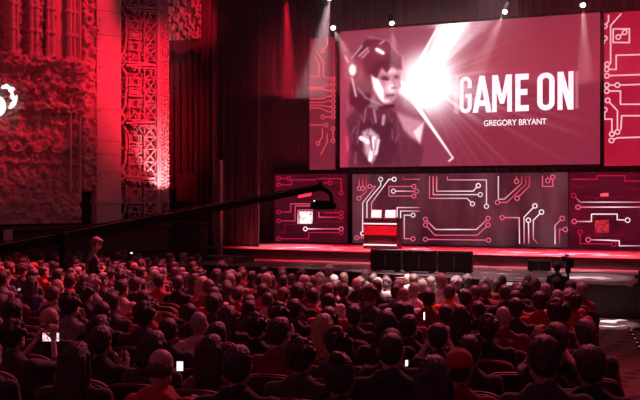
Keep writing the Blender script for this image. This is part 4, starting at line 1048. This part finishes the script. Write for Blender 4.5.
# ---- who sits where: (px, py of head centre in the photograph, hair, colour, top, pose, extra) ----
L_ = '''3 272 cap dk red right|21 257 hood dk red left headset|37 268 cap dk red lap|36 276 short dk charcoal down|47 272 buzz dk red lap|55 266 short dk dark lap|64 259 short dk dark right|61 287 fringe gr pink lap|73 281 short2 dk red left
102 263 short dk dark lap|110 262 bob dk dark lap|119 266 short dk dark lap|126 254 short2 br charcoal right|105 280 short dk charcoal right|96 294 curly dk dark lap|125 288 short dk pink lap|115 302 short2 dk charcoal lap|75 305 curly dk grey chin|54 319 bald dk dark lapw|28 312 short dk dark lap|5 305 short br pink lap|106 312 buzz dk dark lap|44 256 short br dark left
134 265 short dk dark right|141 264 bob br dark lap|150 262 short dk dark lap|157 259 short dk dark right|165 264 short dk dark lap|171 258 short br charcoal right|180 257 short gr grey lean|194 261 short dk dark hold|144 273 short dk charcoal lap|163 273 short dk dark lap|162 281 short dk red lapw|184 272 fringe gr pink lap|183 283 short dk black lap|203 275 long dk dark lap|211 284 long bl red slim|225 264 curly dk black lap|233 279 buzz gr dark lap|129 276 short dk charcoal down|138 285 short dk dark hold|116 302 short dk dark lap|146 300 short dk red lap|153 309 curly dk red chin|216 295 short dk red tilt|229 292 short2 dk dark lap|226 303 short dk red lap|193 313 buzz dk dark clap
20 340 curly dk charcoal phone|82 363 long dk dark lapw|-4 378 buzz dk dark lap|104 336 long dk dark slim|148 315 curly dk charcoal lapw|153 348 short dk dark lap|202 335 buzz gr pink lap|158 366 bob dk charcoal tilt|166 384 fringe br red down|215 350 long dk maroon slim|128 342 short dk dark clap|176 330 buzz dk dark lap
224 263 short dk dark lap|244 272 short br charcoal lap|254 277 short dk dark lap|266 272 short dk dark tilt|262 280 short dk red lap|273 282 short dk charcoal lap|285 281 short dk dark lap|293 279 short dk dark lap|283 272 short br dark lap|305 280 fringe bl orange lap|314 282 short br dark lap|331 271 curly gr pale lap|345 278 short br charcoal lap|264 291 short2 dk red tilt|230 293 short dk charcoal lap|240 295 short dk red lap|284 295 short br red left|300 293 short2 dk dark lap|329 291 short br pale right|314 296 buzz dk red lap|270 303 buzz dk pink lap|251 304 short dk dark lap|227 304 short2 dk charcoal lap|330 303 short dk red lapw|345 291 short dk dark lap|296 309 short dk dark chin|281 315 curly dk black clap|251 324 short dk charcoal tilt|231 326 long dk dark lap|303 333 short dk maroon right|325 326 long bl dark slim|259 338 curly dk black lap
358 284 fringe gr dark lap|366 275 short gr white lap|379 284 short gr charcoal lapw|408 279 bald gr pale lap|400 286 short gr dark right|414 290 short gr white left|404 295 fringe gr white lapw|423 286 short gr dark lap|431 282 short br charcoal lap|440 285 bob dk white lap|455 281 short dk dark lap|450 292 short br orange lap|429 298 short2 dk maroon lap|400 312 short dk dark lap|418 312 pony dk maroon lap|355 317 short2 dk charcoal lap|386 324 bob dk dark left|446 315 short dk maroon lap|330 318 bob dk dark lap|334 290 short dk dark lap|410 335 short dk dark right|392 343 short dk dark lap
442 281 short gr white lap|457 284 curly gr dark lap|468 281 curly dk black lap|495 284 short2 dk dark lap|502 281 short dk dark right|475 293 short br charcoal lap|484 292 short2 br dark lap|466 298 short dk dark lap|505 293 short dk dark lap|518 293 short dk dark lap|525 287 bob dk black lap|545 290 short gr dark lap|556 284 curly dk black lap|557 297 buzz gr pink lap|567 296 buzz gr red lap|516 299 short dk red right|539 301 short dk red lap|514 308 short dk dark tilt|553 312 curly dk charcoal lap|504 318 bald br maroon lean|464 316 long dk dark lap|487 328 curly dk black lapw|478 311 short dk dark lap|563 313 short dk red right|571 302 curly dk red left
241 364 short dk black lapw|304 360 curly dk charcoal lapw|336 350 curly dk charcoal left|342 374 bun dk dark slim|220 340 short dk dark lap|395 349 buzz dk dark lapw|435 376 bob dk charcoal lap|460 366 cap dk maroon lap|542 357 short dk charcoal hold|469 350 short dk dark lap|589 364 short dk black lapw|555 338 short dk black phone|584 333 short dk black lap|438 336 short dk dark phone'''
EXTRA = {}
rows = []          # rows as Y positions; the front row is first
Y_ = 18.45
while Y_ > 4.3: rows.append(Y_); Y_ -= .90
rows_extra = [19.35, 20.25, 21.15, 22.05]     # only at the left
allrows = sorted(rows_extra + rows, reverse=True)
TGT = Vector((-7.2, 31))
def facing(X, Y):
    return math.atan2(-(TGT.x - X), TGT.y - Y)
def wall_x(Y):  # x of the left wall at Y
    t = (Y - WB.y) / WD.y; return WB.x + WD.x * t
AISLE = lambda Y: -1.3 + (.75 * (18.45 - Y) / 13 ** 1 * 1.0)
def ok_x(X, Y):
    if X < wall_x(Y) + .75: return False
    if Y > 18.6: return X < -10.8 - (Y - 18.6) * .45
    return True
seats = {y: [] for y in allrows}
hH = 1.215
for ln in sorted(L_.replace('\n', '|').split('|'), key=lambda t: -float(t.split()[1])):
    p = ln.split(); px, py = float(p[0]), float(p[1]); hair, hc, topc, ps = p[2:6]; ex = p[6] if len(p) > 6 else None
    rx, ry = ray(px); cand = []
    for y in allrows:
        d = y / ry; z = CZ - (py - HY) / F * d; need = z - floor_z(y) - hH
        X = rx * d
        if not ok_x(X, y): continue
        gap = min([abs(X - s['X']) for s in seats[y]] or [9])
        # continuous Y where the head centre meets the sight line, kept near the row
        yb = min((y + k * .02 for k in range(-11, 12)), key=lambda q: abs(CZ - (py - HY) / F * q / ry - floor_z(q) - hH) + abs(q - y) * .01)
        d = yb / ry; need = CZ - (py - HY) / F * d - floor_z(yb) - hH; X = rx * d
        cand.append((abs(need) + max(0, .45 - gap) * 1.0, y, X, need, yb - y))
    cand.sort(); c = cand[0]
    if c[0] > .7: continue
    y, X, need, dyy = c[1:]
    # never closer than a seat width
    for _ in range(4):
        for s in seats[y]:
            if abs(X - s['X']) < .46: X = s['X'] + (.46 if X >= s['X'] else -.46)
    if min([abs(X - s['X']) for s in seats[y]] or [9]) < .45: continue
    sc = max(.93, min(1.09, 1 + need / hH)); rem = need - (sc - 1) * hH
    seats[y].append(dict(X=X, hair=hair, hc=hc, top=topc, pose=ps, ex=ex, sc=sc, dy=dyy, listed=True, px=px, py=py))
# fill the gaps along each row
FH = ['short'] * 8 + ['short2', 'short2', 'short2', 'curly', 'curly', 'long', 'buzz', 'bob', 'pony', 'fringe']
for y in allrows:
    xl = max(wall_x(y) + .8, ray(-25)[0] / ray(-25)[1] * y); xr = -1.45 + (18.45 - y) * .115 if y < 18.6 else -10.9 - (y - 18.6) * .45
    if y < 18.6: xr = ray(583)[0] / ray(583)[1] * y
    Xs = sorted(s['X'] for s in seats[y]); pts = [xl - .5] + Xs + [xr + .5]
    for a, b in zip(pts, pts[1:]):
        n = int((b - a) / .53) - 1
        for k in range(n):
            X = a + (b - a) * (k + 1) / (n + 1)
            q, qy = project(X, y, floor_z(y) + hH)
            pr = .93 if y > 17 else .85 if y > 13 else .5 if y > 9.5 else .08
            if 40 < q < 75 and y > 18.9: pr = .9
            s = dict(X=X, listed=False, px=q, py=qy, empty=RND.random() > pr)
            # the jib pedestal and the standing man keep their places
            if s['empty'] is False:
                s.update(hair=RND.choice(FH), hc=RND.choice(['dk'] * 6 + ['br', 'br', 'gr']), top=RND.choice(['dark', 'charcoal', 'black', 'charcoal', 'maroon', 'grey', 'red', 'blue', 'brown']), pose=RND.choice(['lap', 'lap', 'lapw', 'left', 'right', 'tilt', 'slim', 'lean', 'down', 'chin']), ex=RND.choice([None, None, None, 'glasses']), sc=RND.uniform(.95, 1.04))
            seats[y].append(s)
JIB = atd(62, 250, 17.6); STD = atd(92, 244, 18.6)
count = 0; PINFO = []
for ri, y in enumerate(allrows):
    row = sorted(seats[y], key=lambda s: -s['X'])
    for si, s in enumerate(row):
        X = s['X']; y_ = y + s.get('dy', 0); z = floor_z(y_); loc = (X, y_, z); rz = facing(X, y) * .95
        if (Vector((X, y)) - JIB.xy).length < .75 or (Vector((X, y)) - STD.xy).length < .62: continue
        pos = '%s row back, %s from aisle' % (ORD[ri + 1], ORD[si + 1])
        # the floor slopes: stand seats on it
        seat(loc, rz, 'dark red upholstered theatre seat, %s' % pos)
        if s.get('empty'): continue
        hn = HNAME[s['hair']].format(HC[s['hc']][1] if s['hair'] not in ('cap', 'hood') else ('red' if s['hair'] == 'cap' else s['top']))
        verb = {'phone': 'holding up a phone', 'clap': 'hands raised', 'hold': 'hands raised', 'chin': 'hand at chin', 'down': 'looking down'}.get(s['pose'], '')
        lab = 'person, %s, %s top%s, %s' % (hn, s['top'], (', ' + verb) if verb else '', pos)
        sk = RND.choice([(.52, .32, .24), (.48, .29, .2), (.4, .24, .17), (.56, .36, .28), (.3, .17, .12)])
        e = person((X, y_, z), rz + RND.uniform(-.08, .08), s['sc'], s['pose'], s['hair'], s['hc'], s['top'], RND.choice(['dark', 'charcoal', 'blue', 'black']), sk, lab, far=y > 12, extra=s['ex'])
        count += 1; PINFO.append((s, e))

# standing man left of centre, looking down
gz_ = floor_z(STD.y)
person((STD.x, STD.y, gz_), facing(STD.x, STD.y) - .5, 1.07, 'stand', 'short', 'br', 'black', 'dark', label='standing person in a black short-sleeved top looking down among the seated left audience', group=None)
# two camera operators
def cam_rig(loc, rz, label, h=1.45):
    e = empty('video_camera', loc, rz, label, 'camera')
    bm = B(((0, 0, h), (.16, .42, .2)), ((0, .12, h + .14), (.06, .22, .04)), bev=.01); obj('camera_body', bm, M_['black'], e)
    bm = bmesh.new(); tube(bm, (0, .2, h), (0, .42, h), .06, .075, 14); obj('lens', bm, M_['blackplastic'], e)
    obj('viewfinder', B(((-.12, -.12, h + .08), (.1, .14, .1)), bev=.01), M_['black'], e)
    bm = bmesh.new(); tube(bm, (0, 0, h - .25), (0, 0, h - .1), .06); tube(bm, (0, 0, .8), (0, 0, h - .2), .03); obj('fluid_head', bm, M_['black'], e)
    for k in range(3):
        a = k * 2.094 + .5; bm = bmesh.new(); tube(bm, (0, 0, .95), (.45 * math.cos(a), .45 * math.sin(a), .02), .022, .016); obj('leg', bm, M_['black'], e)
    return e
c1 = atd(568, 262, 20.2)
cam_rig((c1.x, c1.y, 0), .35, 'black video camera on a tripod at the right end of the front row', 1.50)
c2 = atd(560, 281, 19.6); 
person((c2.x - .05, c2.y - .1, 0), .1, .86, 'standup', 'curly', 'dk', 'black', 'dark', label='crouching camera operator in black beside the tripod in front of the stage', group=None)
# operator and camera cut by the right edge
c3 = atd(641, 288, 20.0)
person((c3.x + .1, c3.y, 0), 1.1, .95, 'standup', 'short', 'dk', 'black', 'dark', label='person in black at the right edge working by the stage front', group=None)

# phones seen glowing in the crowd
def find(px, py):
    return min(PINFO, key=lambda t: abs(t[0]['px'] - px) + abs(t[0]['py'] - py))[1]
def hphone(ppx, ppy, hx, hy, w, h, lab, br=1.0, gm=None, ahead=.38, rot=0):
    e = find(hx, hy); d0 = -e.location.x * ST + e.location.y * CT
    p = atd(ppx, ppy, d0 + ahead)
    o = phone(p, TH + rot, w, h, 0, lab, br, gm); return o
mPh = led_mat('phone_picture', (190, 10, 40), (255, 235, 240), (60, 1, 60)); mPh.node_tree.nodes['Principled BSDF'].inputs['Emission Strength'].default_value = 1.3
for n_ in mPh.node_tree.nodes:
    if n_.type == 'VALTORGB': n_.color_ramp.elements[0].position = .42; n_.color_ramp.elements[1].position = .55
hphone(51, 337, 20, 340, .150, .075, 'phone held sideways filming the bright red stage, lower left', 1.3, mPh, ahead=.27)
hphone(180, 366, 158, 366, .055, .08, 'upright phone with plain white screen, lower left centre', 1.2)
hphone(50, 291.5, 61, 287, .05, .06, 'small lit phone beside the pink-shirted bald man at left', .8)
hphone(19.5, 289.5, 36, 276, .06, .05, 'small dim phone held low near the left edge', .45)
hphone(138, 283.5, 138, 285, .10, .045, 'dim phone screen held by a seated person left of centre', .35)
hphone(131.5, 253, 126, 254, .08, .05, 'tiny white glowing phone in the far left rows', 1.2)
hphone(195, 299.5, 183, 283, .10, .07, 'greenish-white phone screen below the dark-haired man, left of centre', .6)
hphone(193.5, 258, 194, 261, .05, .05, 'tiny lit phone raised near the steps at left', .6)
hphone(406, 363, 395, 349, .03, .045, 'bright phone edge glowing beside the large dark head, bottom centre', 1.6, rot=.8)
hphone(424, 316, 418, 312, .02, .10, 'narrow bright phone edge held up right of centre', 1.6, rot=.3)
hphone(565, 327, 563, 313, .10, .03, 'small bright camera display at lower right', 1.3)
hphone(565, 352, 555, 338, .035, .035, 'small round bright camera light at lower right, beneath the display', 1.6)

# ---- jib crane ----
J = (JIB.x, JIB.y); base_z = floor_z(J[1])
e = empty('camera_jib', (J[0], J[1], base_z), 0, 'long dark camera crane arm rising from left to the stage', 'camera crane'); bpy.context.view_layer.update()
inv = Matrix.Translation(-e.location)
M_['jib'] = mat('matt_black', (.008, .007, .008), .9, spec=.05)
a = atd(-30, 258, 16.2); piv = atd(62, 237.5, 17.6); tip = atd(321, 187, 21.5)
def jpart(name, bm, m=None, parent=e):
    m = m or M_['jib']
    bmesh.ops.transform(bm, matrix=inv, verts=bm.verts); return obj(name, bm, m, parent)
def beam(bm, p, q, w, h):
    d = (q - p); M = Matrix.Translation((p + q) / 2) @ d.to_track_quat('Y', 'Z').to_matrix().to_4x4() @ Matrix.Diagonal((w, d.length, h, 1)); bmesh.ops.create_cube(bm, size=1, matrix=M)
d_ = (tip - piv).normalized()
bm = bmesh.new(); beam(bm, piv - d_ * 2.9, piv + d_ * 2.2, .16, .17); jpart('rear_boom', bm)
bm = bmesh.new(); beam(bm, piv + d_ * 2.2, piv.lerp(tip, .62), .13, .14); jpart('mid_boom', bm)
bm = bmesh.new(); beam(bm, piv.lerp(tip, .62), tip, .10, .105); jpart('front_boom', bm)
bm = bmesh.new(); up = Vector((0, 0, .14)); tube(bm, piv - d_ * 1.2 + up, tip + up * .5, .012, n=6); tube(bm, piv - d_ * 2.6 - up * .7, tip - up * .5, .014, n=6)
for k in range(9):
    q = piv.lerp(tip, .1 + k * .1); tube(bm, q, q + up * (1 - .05 * k), .014, n=6)
jpart('cable', bm)
q = piv - d_ * 2.75
bm = bmesh.new()
for k in range(3): tube(bm, q + Vector((-.13 + k * .13 - .04, 0, -.22)), q + Vector((-.13 + k * .13 + .04, 0, -.22)), .18, n=18)
tube(bm, q, q + Vector((0, 0, -.2)), .03); jpart('counterweight', bm)
bm = bmesh.new(); g0 = Vector((J[0], J[1], base_z)); tube(bm, piv - Vector((0, 0, .1)), Vector((piv.x, piv.y, base_z + .5)), .06)
jpart('mast', bm)
bm = bmesh.new(); box(bm, (piv.x, piv.y, piv.z - .02), (.26, .2, .26), None, .02); jpart('pivot_yoke', bm)
for k in range(3):
    aa = k * 2.094 + .3; bm = bmesh.new(); tube(bm, (piv.x, piv.y, base_z + .75), (piv.x + .42 * math.cos(aa), piv.y + .42 * math.sin(aa), base_z + .05), .03); jpart('leg', bm)
# remote head hanging from the tip
dd = 21.5
H = lambda x, y, k=0: atd(x, y, dd + k)
bm = bmesh.new(); tube(bm, tip, H(324, 190), .06); tube(bm, H(323, 188), H(331, 194), .05); tube(bm, H(331, 194), H(332, 204), .045); tube(bm, H(317, 203), H(332, 203), .04); tube(bm, H(321.5, 184), H(319, 182), .03); jpart('remote_head', bm)
c = H(322, 205)
bm = bmesh.new(); box(bm, c, (.20, .42, .22), Matrix.Rotation(-.2, 3, 'Z'), .02); tube(bm, c + Vector((0, .2, 0)), c + Vector((.1, .5, -.03)), .07, .09, 14); box(bm, c + Vector((-.2, 0, -.02)), (.14, .16, .14), None, .01)
cm = jpart('camera_body', bm)
bm = bmesh.new(); ell(bm, c + Vector((-.1, -.24, .1)), .02, sub=1); o = jpart('tally_light', bm, mat('tally', (.8, .8, .8), .4, emit=(1, .9, .9), es=1.5), cm)
# small lamps on the edge of the aisle
for k in range(6):
    y = 324 + k * 4.0; d = (CZ - .1) * F / (y - HY); p = atd(629 + k * 2.0, y, d); zf = floor_z(p.y)
    e = empty('aisle_light', (p.x, p.y, zf), 0, 'tiny red lamp on the floor edge at the right frame side', 'light', 'tiny floor lamps at the right edge')
    obj('base', B(((0, 0, .03), (.05, .05, .04)), bev=.01), M_['black'], e)
    bm = bmesh.new(); ell(bm, (0, 0, .045), .014, sub=2); obj('bulb', bm, mat('aisle_bulb', (.5, .1, .1), .4, emit=(1, .25, .2), es=1.5), e)
# jib operator's raised monitor light etc. is left of frame

# ======================= LAMPS IN THE RIG =======================
LAMPS = []
def fixture(px, py, Y, aim, colr, watt, ang, label, lens=True, blend=.5, size=.08, beamlen=6):
    p = at(px, py, Y); e = empty('stage_spotlight', p, 0, label, 'spotlight', 'spotlights hanging above the stage')
    d = (Vector(aim) - p).normalized(); Rm = d.to_track_quat('-Z', 'Y').to_matrix().to_4x4()
    bm = bmesh.new(); tube(bm, (0, 0, .05), (0, 0, .42), .13, .10, 16); bmesh.ops.transform(bm, matrix=Rm, verts=bm.verts); obj('housing', bm, M_['black'], e)
    bm = bmesh.new(); tube(bm, (0, 0, .02), (0, 0, .05), .07, n=20); bmesh.ops.transform(bm, matrix=Rm, verts=bm.verts)
    obj('lens', bm, M_['lamp'] if lens else mat('lamp_red', (.5, .1, .1), .3, emit=(1, .05, .1), es=1.2), e)
    obj('yoke', B(((-.15, 0, .3), (.02, .05, .5)), ((.15, 0, .3), (.02, .05, .5)), ((0, 0, .55), (.32, .05, .02)), ((0, 0, .7), (.03, .03, .3))), M_['black'], e)
    l = bpy.data.lights.new('beam', 'SPOT'); l.energy = watt; l.color = colr; l.spot_size = math.radians(ang); l.spot_blend = blend; l.shadow_soft_size = size
    lo = bpy.data.objects.new('beam', l); col.objects.link(lo); lo.location = p + d * .02; lo.rotation_euler = Rm.to_euler()
    LAMPS.append((p, d, math.radians(ang), beamlen)); return e
WHT = (1, .72, .76); RED = (1, .010, .05)
fixture(329, 0.5, 29.0, (-12.8, 29.2, 4), WHT, 7500, 24, 'bright white spotlight at the top of the picture above the left banner')
fixture(333.5, 28.5, 30.2, at(356, 72, 29.0), WHT, 4200, 13, 'white spotlight at the upper left corner of the main screen')
fixture(392, 24, 30.2, at(396, 70, 29.0), WHT, 3600, 13, 'white spotlight above the helmeted figure on the screen')
fixture(504.5, 12.5, 30.2, at(487, 50, 29.0), WHT, 3600, 14, 'white spotlight above the centre of the main screen')
fixture(583, 6, 30.2, at(585, 60, 29.0), WHT, 4200, 13, 'white spotlight above the right end of the main screen')
fixture(286, -4, 29.0, at(288, 60, 29.0), RED, 22000, 11, 'red spotlight above the black drapes', False)
truss = empty('lighting_truss', (0, 0, 0), 0, 'dark lighting truss running above the stage', 'truss')
y0, zt_ = 30.3, at(400, -6, 30.3).z + .6
bm = bmesh.new()
for dy, dz in ((0, 0), (.35, 0), (0, .35), (.35, .35)): tube(bm, (-16, y0 + dy, zt_ + dz), (0, y0 + dy, zt_ + dz), .03, n=8)
x = -16
while x < 0:
    tube(bm, (x, y0, zt_), (x + .35, y0, zt_ + .35), .015, n=6); tube(bm, (x + .35, y0, zt_ + .35), (x + .7, y0, zt_), .015, n=6); x += .7
obj('truss_frame', bm, M_['black'], truss)

# ======================= LIGHTING =======================
def spot(name, loc, aim, colr, watt, ang, blend=.6, size=.3):
    l = bpy.data.lights.new(name, 'SPOT'); l.energy = watt; l.color = colr; l.spot_size = math.radians(ang); l.spot_blend = blend; l.shadow_soft_size = size
    o = bpy.data.objects.new(name, l); col.objects.link(o); o.location = loc; d = Vector(aim) - Vector(loc); o.rotation_euler = d.to_track_quat('-Z', 'Y').to_euler(); return o
def area(name, loc, aim, colr, watt, sx_, sy_, spread=180):
    l = bpy.data.lights.new(name, 'AREA'); l.energy = watt; l.color = colr; l.shape = 'RECTANGLE'; l.size = sx_; l.size_y = sy_; l.spread = math.radians(spread)
    o = bpy.data.objects.new(name, l); col.objects.link(o); o.location = loc; d = Vector(aim) - Vector(loc); o.rotation_euler = d.to_track_quat('-Z', 'Y').to_euler(); return o
# carved wall: two red spots from the house right
spot('wall_wash', FRW @ Vector((5.0, 6.0, 12.5)), atwall(28, 40), RED, 2900, 38, .4, .08)
spot('wall_wash', FRW @ Vector((8.5, 6.0, 7.5)), atwall(112, 120), RED, 420, 36, .5, .1)
# pier: red from the right, pale-pink uplight near its base
spot('pier_wash', (-9.5, 21, 8.5), FRP @ Vector((.9, 0, 6.2)), (1, .012, .05), 5600, 40, 1.0, .12)
spot('pier_uplight', (FRP @ Vector((1.5, 1.3, 2.35))), FRP @ Vector((1.3, 0, 4.2)), (1, .28, .36), 800, 40, .7, .05)
spot('curtain_wash', (-10, 23.5, 11.5), at(190, 30, 28), RED, 2600, 16, .7, .2)
# stage floor wash
area('stage_wash', (-7.2, 26.4, 11.2), (-7.2, 29.0, 0), (1, .02, .06), 1300, 12.5, .5, 26)
area('deck_streak_fill', (-6.2, 26.2, 11.2), (-6.2, 28.4, 0), (1, .75, .78), 120, 11, .4, 24)  # added unseen lamp that turns the deck streaks whitish
area('tier_wash', (-6, 25.5, 11.5), (-5.5, 25.5, 0), (1, .6, .64), 150, 14, .5, 50)
# audience: red overhead back light, whitish spill on the front centre rows
area('house_red', (-10.5, 22, 10), (-12.5, 15.5, 1), (1, .08, .16), 480, 4, 2, 60)
area('house_red', (-4, 19, 10), (-5.5, 11, 1), (1, .13, .21), 430, 6, 2, 80)
spot('front_spill', (-3.5, 15.0, 11.5), at(405, 285, 16.9), (1, .62, .66), 42000, 21, .8, .3)
area('house_dim', (-8, 15.5, 12), (-8, 16, 0), (1, .2, .28), 130, 12, 5, 70)
spot('left_red', (-9.0, 22, 8.5), (-14.3, 17.3, 1.1), RED, 1000, 36, .9, .3)
spot('carpet_red', (2.2, 9, 8), (.6, 7.6, .6), (1, .06, .16), 1100, 44, .9, .3)
spot('floor_streak_fill', (-2.0, 22.2, 10.5), (-2.0, 21.9, 0), (1, .85, .85), 7000, 11, .5, .1)  # added unseen lamp aimed to brighten the pale floor streaks
# ambient haze glow of the dark hall
w = bpy.data.worlds.new('hall'); scene.world = w; w.use_nodes = True
w.node_tree.nodes['Background'].inputs['Color'].default_value = (.30, .055, .11, 1); w.node_tree.nodes['Background'].inputs['Strength'].default_value = .40
# haze catching the beams: one homogeneous volume in front of the screen top
HAZE = True
if HAZE:
    m = bpy.data.materials.new('stage_haze'); m.use_nodes = True; nt = m.node_tree; nt.nodes.clear()
    out = nt.nodes.new('ShaderNodeOutputMaterial'); vsn = nt.nodes.new('ShaderNodeVolumeScatter'); vsn.inputs['Density'].default_value = .03; vsn.inputs['Color'].default_value = (.9, .8, .82, 1); vsn.inputs['Anisotropy'].default_value = .2
    nt.links.new(vsn.outputs[0], out.inputs['Volume'])
    bm = B(((-8.8, 29.0, 9.6), (16.6, 3.2, 6.4)))
    tag(obj('stage_haze', bm, m), 'thin haze in the air above the stage showing the light beams', 'haze', kind='stuff')
